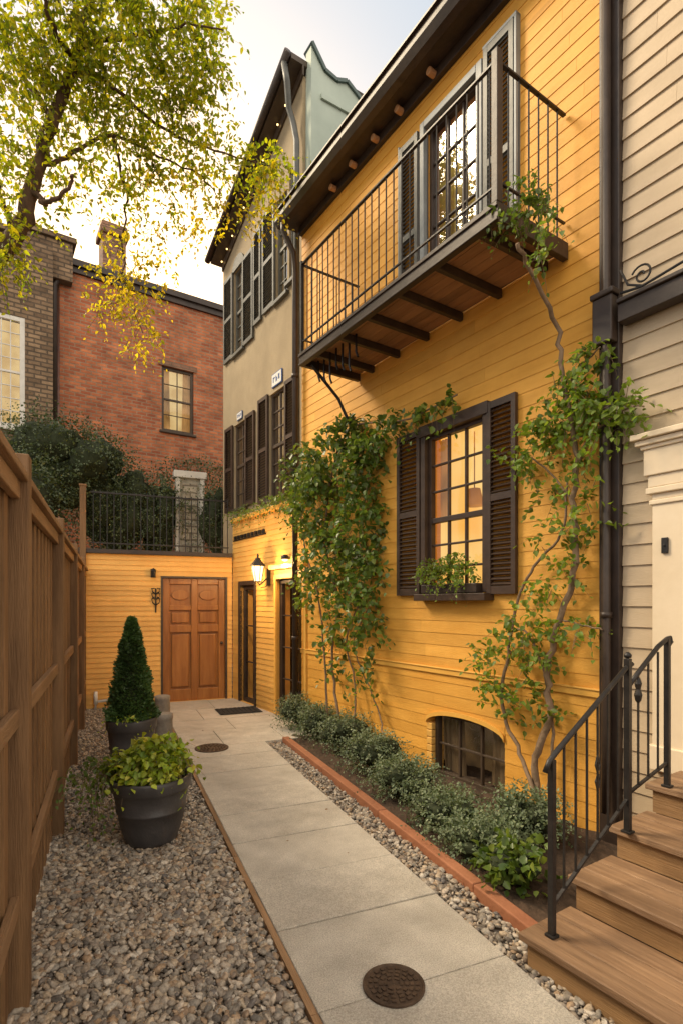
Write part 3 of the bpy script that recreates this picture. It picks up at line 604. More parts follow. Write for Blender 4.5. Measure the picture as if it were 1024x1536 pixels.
# ------------------------------------------------------------------ wooden steps and railing
st=thing('wooden_steps','brown wooden steps rising to the beige house door','steps',YF,(-3.2,-.8,0))
SX0,SX1=-4.10,-1.6; nos=[-1.62,-1.24,-.87,-.50]; rs=.165
for i in range(4):
    y0=nos[i]; y1=nos[i+1] if i<3 else -.05; z=rs*(i+1)
    nb=3; wd=(y1-y0+.03)/nb; m=MB()
    for k in range(nb): m.box(SX0-.03,SX1,y0+k*wd,y0+(k+1)*wd-.005,z-.035,z)
    m.build('tread',M['step'],st,bevel=.005)
    MB().box(SX0,SX1,y0+.03,y0+.055,z-rs+.0,z-.036).build('riser',M['riser'],st)
    MB().box(SX0+.005,SX0+.03,y0+.056,-.03 if i==3 else y1+.055,.0,z-.037).build('side_board',M['riser'],st)
hr=thing('stair_railing','black wrought iron handrail on the left of the wooden steps','railing',YF,(-4.02,-1.2,.165))
rx=-4.02
def post(y,z0,z1,r=.014): return MB().box(rx-r,rx+r,y-r,y+r,z0,z1).box(rx-r*1.7,rx+r*1.7,y-r*1.7,y+r*1.7,z0,z0+.012).build('post',M['iron'],hr,bevel=.002)
ya,yb,yc_=-1.52,-.88,-.47; za,zb,zc=.98,1.36,1.50
post(ya,.167,za); post(yb,.497,zb+.05,.015); post(yc_,.662,zc)
MB().tube([(rx,ya-.05,za-.05),(rx,ya-.02,za-.005),(rx,ya+.03,za+.03),(rx,yb-.02,zb),(rx,yb+.04,zb+.02)],.013,10).build('handrail',M['iron'],hr,smooth=True)
MB().tube([(rx,yb,zb-.10),(rx,yb+.12,zb-.02),(rx,yc_-.1,zc-.04),(rx,yc_,zc),(rx,yc_+.03,zc+.005),(rx,yc_+.045,zc-.02),(rx,yc_+.02,zc-.035)],.013,10).build('upper_handrail',M['iron'],hr,smooth=True)
MB().lathe([(.001,zb+.05),(.018,zb+.055),(.020,zb+.07),(.010,zb+.082),(.001,zb+.085)],(rx,yb,0),10).build('post_cap',M['iron'],hr,smooth=True)
MB().bar((rx,ya,.165+.14),(rx,yb,.497+.18),.016,.012).bar((rx,yb,.70),(rx,yc_,.80),.016,.012).build('lower_rail',M['iron'],hr)
for i in range(1,7):
    f_=i/7; yy=ya+(yb-ya)*f_; zl=.305+(.677-.305)*f_; zh=za+(zb-za)*f_; MB().bar((rx,yy,zl),(rx,yy,zh),.009,.009).build('baluster',M['iron'],hr)
    if i==4:
        zm=(zl+zh)/2; MB().tube([(rx,yy,zm-.09),(rx,yy+.018,zm-.04),(rx,yy-.0,zm+.0),(rx,yy-.018,zm+.04),(rx,yy,zm+.09)],.005,6).tube([(rx,yy,zm-.09),(rx,yy-.018,zm-.04),(rx,yy,zm),(rx,yy+.018,zm+.04),(rx,yy,zm+.09)],.005,6).build('twist',M['iron'],hr)
for i in range(1,4):
    f_=i/4; yy=yb+(yc_-yb)*f_; MB().bar((rx,yy,.71+.09*f_),(rx,yy,zb-.08+.2*f_),.009,.009).build('baluster',M['iron'],hr)
    if i==1: MB().lathe([(.001,1.16),(.015,1.18),(.021,1.21),(.012,1.24),(.019,1.27),(.010,1.30),(.001,1.31)],(rx,yy,0),10).build('finial',M['iron'],hr)
# ------------------------------------------------------------------ tall house
tf=.15; TX0,TX1=-12.36,-9.30
th=thing('tall_house','tall taupe house with pale green gable and grey shutters','house',YF,(-10.8,tf,0))
xt=lambda u:YF.x(u,tf)
OC=(xt(352),xt(366),6.2,7.7); OD=(xt(415),xt(431),6.40,7.95); OE=(xt(434),xt(449),6.5,8.15)
OA=(xt(352),xt(370),3.40,4.92); OB=(xt(405),xt(429),3.35,5.02)
w=MB(); slab(w,TX0,TX1,2.3,8.15,[OC,OD,OE,OA,OB],tf,tf+.2)
w.prism([(TX0,tf,8.15),(TX1,tf,8.15),(TX1,tf,9.28),(TX0,tf,8.2)],(0,.2,0)); w.box(TX0,TX0+.1,tf+.2,5,0,8.15)
w.build('facade',M['taupe'],th)
sd=[(tf+.02,2.3),(5,2.3),(5,9.55),(2.4,9.45),(1.3,9.22),(1.05,9.24),(.80,9.38),(.62,9.30),(.42,9.34),(tf+.05,9.62)]
sd=[(TX1+.01,)+p for p in sd]
MB().prism(sd,(.15,0,0)).build('gable_wall',M['green'],th)
cp=MB(); top=[Vector(p) for p in sd[2:]]
for a,b in zip(top,top[1:]): cp.bar(a+Vector((.075,0,.02)),b+Vector((.075,0,.02)),.22,.05)
cp.build('gable_coping',M['teal'],th)
MB().bar((TX1+.18,.35,8.95),(TX1+.18,5,9.1),.03,.07).build('gable_moulding',M['green'],th)
a=Vector((TX0-.10,0,8.14)); b=Vector((TX1+.05,0,9.38))
MB().prism([a+Vector((0,-.06,0)),b+Vector((0,-.06,0)),b+Vector((0,-.06,.08)),a+Vector((0,-.06,.08))],(0,.30,0)).build('eave',M['brownframe'],th)
MB().tube([a+Vector((-.05,-.11,.05)),b+Vector((0,-.11,.07))],.055,10).build('gutter',M['dark'],th,smooth=True)
MB().prism([a+Vector((.1,tf-.03,-.14)),b+Vector((0,tf-.03,-.14)),b+Vector((0,tf-.03,-.002)),a+Vector((.1,tf-.03,-.002))],(0,.027,0)).build('frieze_board',M['brownframe'],th)
for i in range(11):
    p=a.lerp(b,(i+.7)/12.5); V,T=I1; np_build('string_bulb',V*.016+np.array([p.x,.09,p.z-.07]),T,M['bulb'],th,smooth=True)
MB().prism([a+Vector((0,.24,.08)),b+Vector((0,.24,.08)),b+Vector((0,.24,.13)),a+Vector((0,.24,.13))],(0,4.5,0)).build('roof',M['roof'],th)
dq=xt(446); MB().tube([b+Vector((-.12,-.11,0)),(dq+.16,-.10,9.05),(dq+.02,.0,8.85),(dq+.06,.06,8.6),(dq+.14,.06,8.3),(dq+.15,.06,3.2)],.045,10).build('downpipe',M['greyshutter'],th,smooth=True)
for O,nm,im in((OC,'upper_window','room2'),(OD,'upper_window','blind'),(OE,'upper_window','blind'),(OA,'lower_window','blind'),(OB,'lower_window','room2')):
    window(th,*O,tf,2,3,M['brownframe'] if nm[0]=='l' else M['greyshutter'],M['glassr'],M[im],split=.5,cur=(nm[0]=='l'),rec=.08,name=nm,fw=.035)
for O,sh in((OC,'greyshutter'),(OD,'greyshutter'),(OA,'shutter'),(OB,'shutter')):
    w_=.36 if sh=='shutter' else .42
    shutter(th,O[0]-w_-.02,O[0]-.02,O[2]-.02,O[3]+.02,tf-.01,M[sh])
    if O is not OD: shutter(th,O[1]+.02,O[1]+.02+w_,O[2]-.02,O[3]+.02,tf-.01,M[sh])
shutter(th,xt(383),xt(394),6.35,7.9,tf-.01,M['greyshutter'])
arcs=MB(); cx=(OC[0]+OC[1])/2; hw=(OC[1]-OC[0])/2+.05
arcs.prism([(cx-hw*math.cos(math.pi*i/10),tf-.03,OC[3]+.22*math.sin(math.pi*i/10)) for i in range(11)][::-1],(0,.028,0)).build('arched_head',M['greyshutter'],th)
for u_,v_,lb in((417,568,'enamel plate with blue marks above the right lower window'),(361,624,'small enamel plate with blue edge above the left lower window')):
    xx=xt(u_); zz=YF.z(u_,v_,tf); s_=.17 if u_>400 else .11; T_=thing('house_plate',lb,'sign',YF,(xx,tf,zz))
    MB().box(xx-s_,xx+s_,tf-.022,tf-.004,zz-s_*.62,zz+s_*.62).build('plate',M['blue'],T_,bevel=.003)
    MB().box(xx-s_*.92,xx+s_*.92,tf-.026,tf-.0225,zz-s_*.53,zz+s_*.53).build('face',M['white'],T_)
    mk=MB()
    for k,(dx,dz,wx_,wz_) in enumerate(((-.6,.12,.06,.3),(-.45,.3,.2,.06),(-.05,.1,.05,.34),(.12,-.05,.05,.2),(.42,.2,.05,.3),(.58,.2,.05,.3))):
        mk.box(xx+dx*s_-wx_*s_,xx+dx*s_+wx_*s_,tf-.029,tf-.0265,zz+dz*s_*.6-wz_*s_,zz+dz*s_*.6+wz_*s_*.6)
    mk.build('lettering',M['blue'],T_)
# ------------------------------------------------------------------ rear store with the wooden door
bw=thing('garden_store','low yellow boarded store with a panelled wooden door','building',BF,(-1.2,0,0))
DD=(BF.x(245),BF.x(338),.04,BF.z(290,868))
BX0,BX1=-2.42,-.02
w=MB(); slab(w,BX0,BX1,-.1,2.50,[DD],.022,.2); siding(w,BX0,BX1,0,2.50,.083,[DD],lip=.014,seam=40); w.box(BX0,BX1+.6,.2,3.6,2.36,2.46); w.build('wall',M['yellow_low'],bw)
MB().box(BX0-.04,BX1,-.07,.25,2.50,2.57).build('roof_edge',M['dark'],bw,bevel=.006)
MB().box(DD[0]-.035,DD[0],-.025,.12,DD[2],DD[3]+.035).box(DD[1],DD[1]+.035,-.025,.12,DD[2],DD[3]+.035).box(DD[0],DD[1],-.025,.12,DD[3],DD[3]+.035).build('door_frame',M['brownframe'],bw,bevel=.003)
x0,x1,z0,z1=DD; wd=x1-x0; cx=(x0+x1)/2; hh=z1-z0
d=MB(); st_=.10*wd/.95
zr=[z0,z0+.20,z0+hh*.56,z0+hh*.62,z0+hh*.74,z0+hh*.78,z1-.10,z1]
d.box(x0,x1,.085,.11,z0,z1)
for a,b in((x0,x0+st_),(x1-st_,x1),(cx-st_*.5,cx+st_*.5)): d.box(a,b,.030,.085,z0,z1)
for a,b in((zr[0],zr[1]),(zr[2],zr[3]),(zr[4],zr[5]),(zr[6],zr[7])):
    d.box(x0+st_,cx-st_*.5,.032,.085,a,b).box(cx+st_*.5,x1-st_,.032,.085,a,b)
door=d.build('door',M['door'],bw,bevel=.008)
for a,b in((x0+st_,cx-st_*.5),(cx+st_*.5,x1-st_)):
    for c_,e_ in((zr[1],zr[2]),(zr[3],zr[4])): MB().box(a+.035,b-.035,.050,.085,c_+.035,e_-.035).build('raised_panel',M['door'],door,bevel=.014)
    mx=(a+b)/2; r_=(b-a)/2-.03; zc_=(zr[5]+zr[6])/2
    MB().prism([(mx+r_*math.cos(t_),.055,zc_+r_*.6*math.sin(t_)) for t_ in [2*math.pi*i/20 for i in range(20)]],(0,.03,0)).build('oval_panel',M['door'],door,bevel=.008)
MB().lathe([(.001,0),(.022,.004),(.028,.02),(.02,.04),(.001,.05)],(-1.2,0,0),14).build('door_knob',M['grate'],door,smooth=True).location=Vector((x1-.06+1.2,.0,z0+.95))
ox=BF.x(234); oz=BF.z(234,897)
O_=MB()
O_.tube([(ox,-.02,oz-.24),(ox,-.03,oz-.1),(ox,-.02,oz+.16)],.012,8)
for s in(-1,1):
    for k in range(3): O_.tube([(ox,-.03,oz-.12+k*.09),(ox+s*.05,-.045,oz-.08+k*.09),(ox+s*.065,-.035,oz-.02+k*.09),(ox+s*.02,-.04,oz+.02+k*.07)],.010,6)
meta(O_.build('wall_ornament',M['iron'],None,BF,(ox,0,oz)),'black iron leaf ornament on yellow wall left of the wooden door','ornament')
ox=BF.x(230); oz=BF.z(230,860)
sl=thing('door_sconce','small black unlit lamp high on wall left of wooden door','lamp',BF,(ox,0,oz))
MB().box(ox-.04,ox+.04,-.024,-.016,oz-.07,oz+.07).tube([(ox,-.01,oz),(ox,-.07,oz+.02)],.01,6).build('backplate',M['iron'],sl)
MB().lathe([(.03,oz-.06),(.04,oz+.03),(.05,oz+.035),(.01,oz+.08)],(ox,-.09,0),8).build('lamp_head',M['iron'],sl)
tr=thing('terrace_railing','black iron railing on top of the yellow store','railing',BF,(-1.2,.08,2.57))
MB().bar((-2.28,.10,3.50),(-.06,.10,3.50),.03,.025).bar((-2.28,.10,2.68),(-.06,.10,2.68),.025,.02).build('rail',M['iron'],tr)
b0=MB().tube([(-2.24,.10,2.571),(-2.24,.10,3.54)],.008,5).build('baluster',M['iron'],tr)
for i in range(1,22): clone(b0,(.103*i,0,0))
ep=MB().box(-2.43,-2.34,-.10,.0,0,3.55).box(-2.44,-2.33,-.11,.01,3.55,3.58)
meta(ep.build('corner_post',M['fence'],None,BF,(-2.38,-.05,0),bevel=.005),'tall brown wooden post where the fence meets the yellow store','post')
# ------------------------------------------------------------------ fence
fx=-2.35; fz=2.24
fe=thing('board_fence','brown vertical board garden fence along the gravel','fence',BF,(fx,-5,0))
m=MB(); yy=-12.0; i=0
while yy<-.12:
    o_=.010*(i%2); m.box(fx-.045+o_+random.uniform(-.002,.002),fx-.032+o_,yy,yy+.088,.03,fz-.05+random.uniform(-.004,.004)); yy+=.092; i+=1
m.box(fx-.06,fx-.047,-12,-.12,.05,fz-.07); m.build('boards',M['fence'],fe)
MB().box(fx-.07,fx+.045,-12,-.1,fz-.035,fz).box(fx-.02,fx+.015,-12,-.1,fz-.11,fz-.037).build('top_rail',M['fenceh'],fe,bevel=.005)
for z_ in(.42,1.19): MB().box(fx-.0215,fx+.012,-12,-.1,z_,z_+.075).build('cross_rail',M['fenceh'],fe,bevel=.005)
for q in(-9.6,-6.95,-5.10,-3.25,-1.5): MB().box(fx-.045,fx+.047,q-.043,q+.043,0,fz+.08).build('post',M['fence'],fe,bevel=.006)
# ------------------------------------------------------------------ brick building behind
RF=Fr((-6.70,13.0),YF.rot+math.pi/2)
rx1=7.5
bb=thing('brick_building','red brick building with dark coping behind the terrace','building',RF,(2.5,0,0))
BWN=(RF.x(243),RF.x(291),6.25,7.95)
w=MB(); slab(w,0,rx1,0,9.8,[BWN],0,.3); w.box(0,.3,.3,6,0,9.8); w.build('wall',M['brick'],bb)
MB().box(-.12,rx1,-.14,.4,9.8,9.95).box(-.06,rx1,-.07,-.001,9.66,9.798).build('coping',M['dark'],bb)
window(bb,*BWN,0,2,2,M['brownframe'],M['glass'],M['blind'],split=.5,cur=True,rec=.10,fw=.07)
MB().box(BWN[0]-.08,BWN[1]+.08,-.03,-.001,BWN[3],BWN[3]+.14).build('lintel',M['chim'],bb)
MB().tube([(.05,-.15,9.8),(.05,-.15,9.5),(-.12,-.10,9.2),(-.12,-.10,2)],.07,10).build('downpipe',M['dark'],bb,smooth=True)
cx=RF.x(169,1.0); 
MB().box(cx-.29,cx+.29,.7,1.3,9.5,11.35).box(cx-.36,cx+.36,.63,1.37,11.35,11.53).box(cx-.32,cx+.32,.67,1.33,11.53,11.67).build('chimney',M['chim'],bb,bevel=.03)
px=BF.x(284,2.2); pt=thing('terrace_doorway','pale weathered doorway standing behind the terrace railing','doorway',BF,(px,2.2,2.46))
MB().box(px-.29,px-.20,2.0,2.2,2.46,4.28).box(px+.20,px+.29,2.0,2.2,2.46,4.28).box(px-.33,px+.33,1.97,2.23,4.28,4.42).build('door_frame',M['whiteframe'],pt,bevel=.01)
MB().box(px-.20,px+.20,2.06,2.12,2.46,4.28).build('door_leaf',M['paledoor'],pt)
for k in range(4): MB().box(px-.15,px+.15,2.04,2.06,2.58+k*.42,2.92+k*.42).build('door_panel',M['pillar'],pt,bevel=.008)
sb=thing('stone_building','brown stone building with a pale framed lit window','building',RF,(-2.5,-.4,0))
SW=(RF.x(-20,-.4),RF.x(38,-.4),5.6,8.1)
w=MB(); slab(w,-6.5,-.18,0,9.9,[SW],-.4,0); w.box(-6.5,-.18,0,4,9.8,9.9); w.box(-.9,.25,-.25,3.5,9.3,10.2)
w.build('wall',M['stone'],sb)
MB().box(-6.5,-.85,-.5,.1,9.9,10.02).box(-.95,.33,-.32,3.5,10.2,10.32).build('coping',M['stone'],sb)
window(sb,*SW,-.4,3,4,M['whiteframe'],M['glass'],M['blind'],split=.5,cur=False,rec=.06,fw=.10)
# ------------------------------------------------------------------ vegetation on terrace / behind fence
def vb(name,label,u,v,Y,r,n,mat,leaf=.06,group=None,base=None,lumps=9,core=.55):
    c=P(u,v,Y); return bush(name,label,tuple(c),r,n,leaf,mat,group,nl=6,length=.42,base=base or (c.x,c.y,max(c.z-r[2]-1.0,0)),core=core,lumps=lumps)
vb('evergreen_shrub','large dark evergreen shrub rising behind the fence, left of the terrace',100,710,10.4,(1.3,1.0,1.15),1700,M['darkleaf'],.055,base=(-5.2,10.4,0))
vb('evergreen_shrub','dark rounded evergreen shrub behind the fence at the far left',25,745,9.2,(.9,.8,.95),700,M['darkleaf'],.06,base=(-5.4,9.2,0))
vb('evergreen_shrub','dark evergreen shrub on the terrace behind the left of the railing',180,775,10.9,(.85,.7,1.35),1300,M['darkleaf'],.055,base=(-4.4,10.9,2.46))
vb('evergreen_shrub','loose dark evergreen shrub on the terrace beside the pale doorway',238,785,11.2,(.6,.6,1.15),900,M['darkleaf'],.055,base=(-3.75,11.2,2.46))
vb('terrace_shrub','dark shrub on the terrace between pale doorway and tall house',325,790,11.4,(.42,.5,1.15),650,M['darkleaf'],.05,base=(-2.6,11.4,2.46))
foliage_thing('hanging_creeper','thin dark creeper hanging over the top of the pale doorway','creeper',tuple(P(284,715,12.0)),
   [(tuple(P(255,705,11.9)),(.35,.25,.22),50),(tuple(P(290,695,11.9)),(.4,.25,.16),55),(tuple(P(318,705,11.9)),(.3,.25,.2),40)],M['darkleaf'],7,.45,.055,.9)
# ------------------------------------------------------------------ shrubs in the bed
bed=[(448,1096,.28,.26,'farthest small grey green shrub in the bed beside the door'),(480,1110,.31,.25,'second grey green shrub from the far end of the bed'),
 (518,1132,.32,.25,'grey green shrub in the bed just below the thick creeper'),(560,1162,.31,.23,'grey green shrub in the bed left of the cellar window'),
 (608,1200,.30,.20,'loose grey green shrub in front of the cellar window left edge'),(666,1245,.27,.15,'loose low grey green shrub below the cellar window right edge'),
 (720,1290,.25,.15,'low grey green shrub between cellar window and twisted vine stem'),(790,1266,.22,.22,'grey green shrub against the wall beside the steps')]
for u,v,r,hz,lb in bed:
    c=G(u,v); bush('bed_shrub',lb,(c.x,c.y,hz*.85),(r,r*.95,hz),520,.029,M['shrubleaf'],'low shrubs along the yellow wall',nl=7,length=.16,lumps=10,core=.45,up=.8,droop=.35)
c=G(768,1340); bush('leafy_shrub','broad leaved green shrub at the near end of the bed by the steps',(c.x+.02,c.y+.03,.14),(.21,.17,.13),95,.062,M['vineleaf'],None,nl=4,length=.14,w=.4,core=.4,up=.8)
# ------------------------------------------------------------------ pots
def pot(name,label,c,rt,rb,hh):
    t=thing(name,label,'plant pot',WF,(c.x,c.y,0)); k=hh
    MB().lathe([(.001,.02),(rb*.94,.02),(rb,.045),(rb+(rt-rb)*.34,k*.30),(rb+(rt-rb)*.52,k*.50),(rb+(rt-rb)*.54+.006,k*.51),(rb+(rt-rb)*.56+.006,k*.54),(rb+(rt-rb)*.57,k*.55),(rb+(rt-rb)*.80,k*.80),(rt*.96,k*.815),(rt*.995,k*.84),(rt*1.01,k*.965),(rt*.99,k),(rt*.93,k),(rt*.90,k*.96),(rt*.88,k*.84)],(c.x,c.y,0),48).build('body',M['potm'],t,smooth=True)
    MB().lathe([(rt*.90,k*.86),(rt*.5,k*.88),(.001,k*.89)],(c.x,c.y,0),32).build('potting_soil',M['soil'],t,smooth=True); return t
c=G(228,1262); pot('garden_pot','big charcoal pot standing on gravel, nearest to the camera',c,.275,.18,.48)
x_,y_=c.x,c.y
foliage_thing('potted_plant','lime green leafy plant growing in the nearest charcoal pot','plant',(x_,y_,.44),
   [((x_,y_,.58),(.24,.2,.10),120),((x_+.05,y_,.65),(.16,.14,.09),65),((x_-.15,y_-.03,.57),(.13,.10,.07),34),((x_+.04,y_-.14,.53),(.20,.08,.05),34)],M['limeleaf'],5,.13,.062,.7,1.0,.6,.36)
foliage_thing('trailing_plant','dark green sprays hanging over the left rim of the nearest pot','plant',(x_-.2,y_,.44),
   [((x_-.28,y_-.02,.54),(.12,.10,.05),36),((x_-.42,y_-.02,.46),(.14,.1,.10),38)],M['vineleaf'],7,.24,.040,.9,1.0,.2)
c=G(198,1165); pot('garden_pot','charcoal pot holding the clipped cone, behind the nearest pot',c,.235,.16,.58)
tp=thing('topiary_cone','clipped dark green cone topiary in the second pot','topiary',WF,(c.x,c.y,.57))
n=10000; hz=rg.random(n)**1.3; rr=.19*(1-hz)**.75+.012; a=rg.uniform(0,6.28,n); rr=rr*(1+.09*np.sin(a*5+hz*14)+.07*np.sin(a*3+hz*31))*rg.uniform(.80,1.16,n)
Pp=np.stack([c.x+rr*np.cos(a),c.y+rr*np.sin(a),.58+hz*.98],1); D=unit(np.stack([np.cos(a),np.sin(a),np.full(n,.7)],1)+rg.normal(size=(n,3))*.6)
V,T=leafgeo(Pp,D,unit(rg.normal(size=(n,3))+np.array([0,0,1.])),rg.uniform(.018,.036,n)); np_build('foliage',V,T,M['conif'],tp)
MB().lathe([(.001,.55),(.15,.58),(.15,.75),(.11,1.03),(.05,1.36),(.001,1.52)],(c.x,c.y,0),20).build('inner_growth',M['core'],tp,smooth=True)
foliage_thing('pot_fringe','small green filler leaves around the foot of the clipped cone','plant',(c.x,c.y,.54),[((c.x,c.y-.08,.60),(.22,.16,.05),50),((c.x-.18,c.y-.05,.56),(.08,.1,.08),14)],M['limeleaf'],4,.09,.04,.6,1.0,.3)
for (u,v,r,hh,lb) in((246,1120,.105,.40,'short rough grey stone bollard beside the pots'),(244,1080,.11,.36,'grey stone bollard farther back near the wooden door')):
    c=G(u,v); T_=thing('stone_bollard',lb,'bollard',WF,(c.x,c.y,0)); 
    MB().lathe([(.001,0),(r*1.08,0),(r*1.05,hh*.15),(r,hh*.2),(r*.96,hh*.8),(r*1.03,hh*.84),(r*1.0,hh*.97),(r*.8,hh),(.001,hh*1.01)],(c.x,c.y,0),18).build('shaft',M['bollard'],T_,smooth=True)
# ------------------------------------------------------------------ covers and mat
def cover(u,v,r,lb):
    c=G(u,v,.04); T_=thing('drain_cover',lb,'drain cover',WF,(c.x,c.y,.038)); z=.041
    MB().lathe([(r,z-.002),(r,z+.006),(r*.93,z+.007),(r*.90,z+.003),(r*.0+.001,z+.003)],(c.x,c.y,0),40).build('cover_plate',M['grate'],T_)
    m=MB()
    for rr_ in(.25,.42,.59,.76):
        nn=int(rr_*26)
        for k in range(nn): m.obox((c.x+r*rr_*math.cos(6.283*k/nn),c.y+r*rr_*math.sin(6.283*k/nn),z+.006),(.016 if rr_>.3 else .012,.020,.006),(0,0,6.283*k/nn))
    m.build('raised_pattern',M['grate'],T_)
cover(590,1478,.135,'round rusty drain cover in the path nearest the camera'); cover(318,1122,.19,'round dark drain cover in the path near the pots')
c=G(360,1066,.04); T_=MB(); 
xl=(c-BF.O).dot(BF.ex); yl=(c-BF.O).dot(BF.ey)
T_.box(xl-.34,xl+.30,yl-.24,yl+.24,.042,.049)
for i in range(9): T_.box(xl-.32+i*.068,xl-.285+i*.068,yl-.22,yl+.22,.0495,.056)
meta(T_.build('doormat',M['mat'],None,BF,(xl,yl,.04)),'dark ribbed doormat on the paving near the narrow door','doormat')
pp=MB().tube([BF.W(-2.2,-.10,.02),BF.W(-2.2,-.10,.14),BF.W(-1.95,-.12,.16),BF.W(-1.5,-.12,.15)],.022,8).tube([BF.W(-2.2,-.10,.30),BF.W(-2.2,-.10,.10)],.03,8)
meta(pp.build('water_pipe',M['white'],None,WF,tuple(BF.W(-1.9,-.1,0)),smooth=True),'pale water pipe low on the wall left of the wooden door','pipe')
wx0,wx1=WO[0]+.06,WO[1]-.04
wb=thing('window_box','dark planter box on the sill of the shuttered window','planter',YF,((wx0+wx1)/2,-.06,1.79))
MB().box(wx0,wx1,-.10,.0,1.796,1.88).build('box',M['dark'],wb,bevel=.006)
cl=[(yc(wx0+.08+i*.10,-.09,1.99+.05*math.sin(i*2)),(.09,.05,.10),28) for i in range(6)]
foliage_thing('window_box_plant','bright green leafy plant filling the window box','plant',yc((wx0+wx1)/2,-.04,1.88),cl,M['lightleaf'],5,.12,.045,.6,.9,.4)
# ------------------------------------------------------------------ creepers on the wall
c1=ycl([(520,650,28,22,70),(500,700,55,45,180),(455,700,28,35,70),(545,700,30,45,100),(480,760,50,50,180),(540,790,38,55,160),(500,840,45,45,135),(550,860,28,40,60),(470,880,28,30,30),(530,910,40,35,52),(495,950,28,30,22),(550,940,22,40,28),(540,1000,20,40,14),(505,1010,16,40,8),(440,755,18,25,24),(585,640,22,14,14),(610,625,22,8,12),(640,612,22,6,9),(670,600,18,6,8),(560,655,22,20,28)],-.18)
s1=[([yp(508,1078,-.20),yp(498,990,-.12),yp(506,900,-.14),yp(488,820,-.14),yp(500,700,-.12),yp(530,640,-.10),yp(600,632,-.08),yp(685,592,-.08)],.018),
    ([yp(492,1075,-.22),yp(486,980,-.14),yp(478,900,-.12),yp(455,810,-.12),yp(450,720,-.12)],.015),
    ([yp(530,1090,-.2),yp(532,1030,-.1),yp(520,960,-.1),yp(545,880,-.12),yp(540,800,-.12),yp(555,700,-.1)],.012),
    ([yp(576,1112,-.2),yp(568,1070,-.08),yp(545,1010,-.06),yp(530,960,-.08),yp(560,900,-.08)],.010)]
foliage_thing('wall_creeper','dense green creeper climbing the yellow wall below the balcony','creeper',tuple(yp(508,1085,-.2)),c1,M['vineleaf'],5,.18,.080,.6,.9,.1,.40,s1)
c2=ycl([(760,960,30,18,17),(735,990,22,16,14),(740,1030,18,18,12),(790,930,28,30,20),(820,960,28,30,18),(870,942,30,8,13),(800,1000,28,22,18),(790,1045,22,18,14),(830,1072,20,10,6),(770,1070,14,14,7),
  (810,880,18,22,14),(850,850,14,30,12),(825,800,22,26,12),(875,745,26,22,15),(890,790,16,16,8),(820,740,18,18,9),(800,700,30,10,13),(860,690,28,22,16),
  (850,620,45,22,50),(900,612,38,18,40),(940,615,26,18,26),(830,650,42,22,34),(800,660,26,16,16),(880,540,18,24,14),(872,575,18,22,14),(895,525,14,10,7),(845,590,22,16,14),(905,640,30,20,22),(770,690,18,14,7),(745,1045,20,20,9)],-.16)
s2=[([yp(812,1215,-.22),yp(800,1150,-.16),yp(822,1080,-.12),yp(820,1000,-.10),yp(842,920,-.10),yp(866,830,-.12),yp(858,760,-.12),yp(864,690,-.14),yp(846,590,-.14),yp(836,500,-.18),yp(808,430,-.45),yp(775,365,-.74)],.030),
    ([yp(806,1200,-.24),yp(780,1130,-.14),yp(752,1060,-.12),yp(762,980,-.10),yp(775,905,-.10),yp(800,850,-.10),yp(840,800,-.10),yp(850,720,-.10)],.018),
    ([yp(820,1190,-.2),yp(828,1100,-.1),yp(815,1010,-.1),yp(790,950,-.1),yp(760,945,-.12)],.014),
    ([yp(864,700,-.14),yp(890,650,-.14),yp(935,615,-.14),yp(965,610,-.14)],.010),([yp(855,750,-.12),yp(815,700,-.12),yp(780,680,-.12)],.009),([yp(846,590,-.14),yp(870,550,-.12),yp(900,520,-.12)],.009),
    ([yp(842,930,-.10),yp(880,940,-.12),yp(903,945,-.12)],.008)]
foliage_thing('climbing_vine','sparse vine with twisted bare stems climbing from bed to balcony','vine',tuple(yp(812,1215,-.22)),c2,M['lightleaf'],5,.15,.060,.4,.6,.15,.36,s2)
# ------------------------------------------------------------------ tree
TY=6.0
tr=thing('shade_tree','leafy backlit tree leaning in over the fence at upper left','tree',WF,(-5.3,6.3,0))
limbs=[([Vector((-5.3,6.3,-.1)),Vector((-5.2,6.3,1.5)),Vector((-4.9,6.2,3.4)),P(-40,430,TY),P(5,378,TY),P(35,335,TY),P(50,270,TY),P(75,190,TY),P(112,98,TY),P(128,30,TY),P(150,-60,TY)],.16,.04),
 ([P(48,280,TY),P(66,305,5.9),P(95,290,5.8),P(110,262,5.7)],.035,.015),([P(58,250,TY),P(100,236,6.1),P(170,205,6.3),P(240,235,6.5),P(300,262,6.7)],.032,.008),
 ([P(110,100,TY),P(170,130,6.1),P(240,190,6.4),P(320,225,6.6),P(415,252,6.8)],.032,.007),([P(118,70,TY),P(190,55,6),P(270,40,5.9),P(335,45,5.8)],.03,.007),
 ([P(80,180,TY),P(40,120,6),P(10,60,6),P(-30,0,6)],.035,.015),([P(112,95,TY),P(80,40,5.6),P(60,-30,5.3)],.035,.015),([P(170,205,6.3),P(190,300,6.6),P(185,380,6.8),P(190,440,6.9),P(215,500,6.9)],.018,.005),
 ([P(300,262,6.7),P(330,300,6.8),P(345,330,6.8)],.010,.004),([P(20,350,6),P(5,300,5.8),P(-10,240,5.6)],.03,.012)]
for i,(pts,a,b) in enumerate(limbs):
    q=wob(pts,6,.012); nn=len(q); MB().tube(q,[a+(b-a)*(k/(nn-1))**.7 for k in range(nn)],12).build('trunk' if i==0 else 'limb',M['bark'],tr,smooth=True)
def tcl(L,k=1): 
    out=[]
    for u,v,ru,rv,Y,n in L: out.append((tuple(P(u,v,Y)),(ru*Y/F,.7*max(ru,rv)*Y/F+.15,rv*Y/F),n*k))
    return out
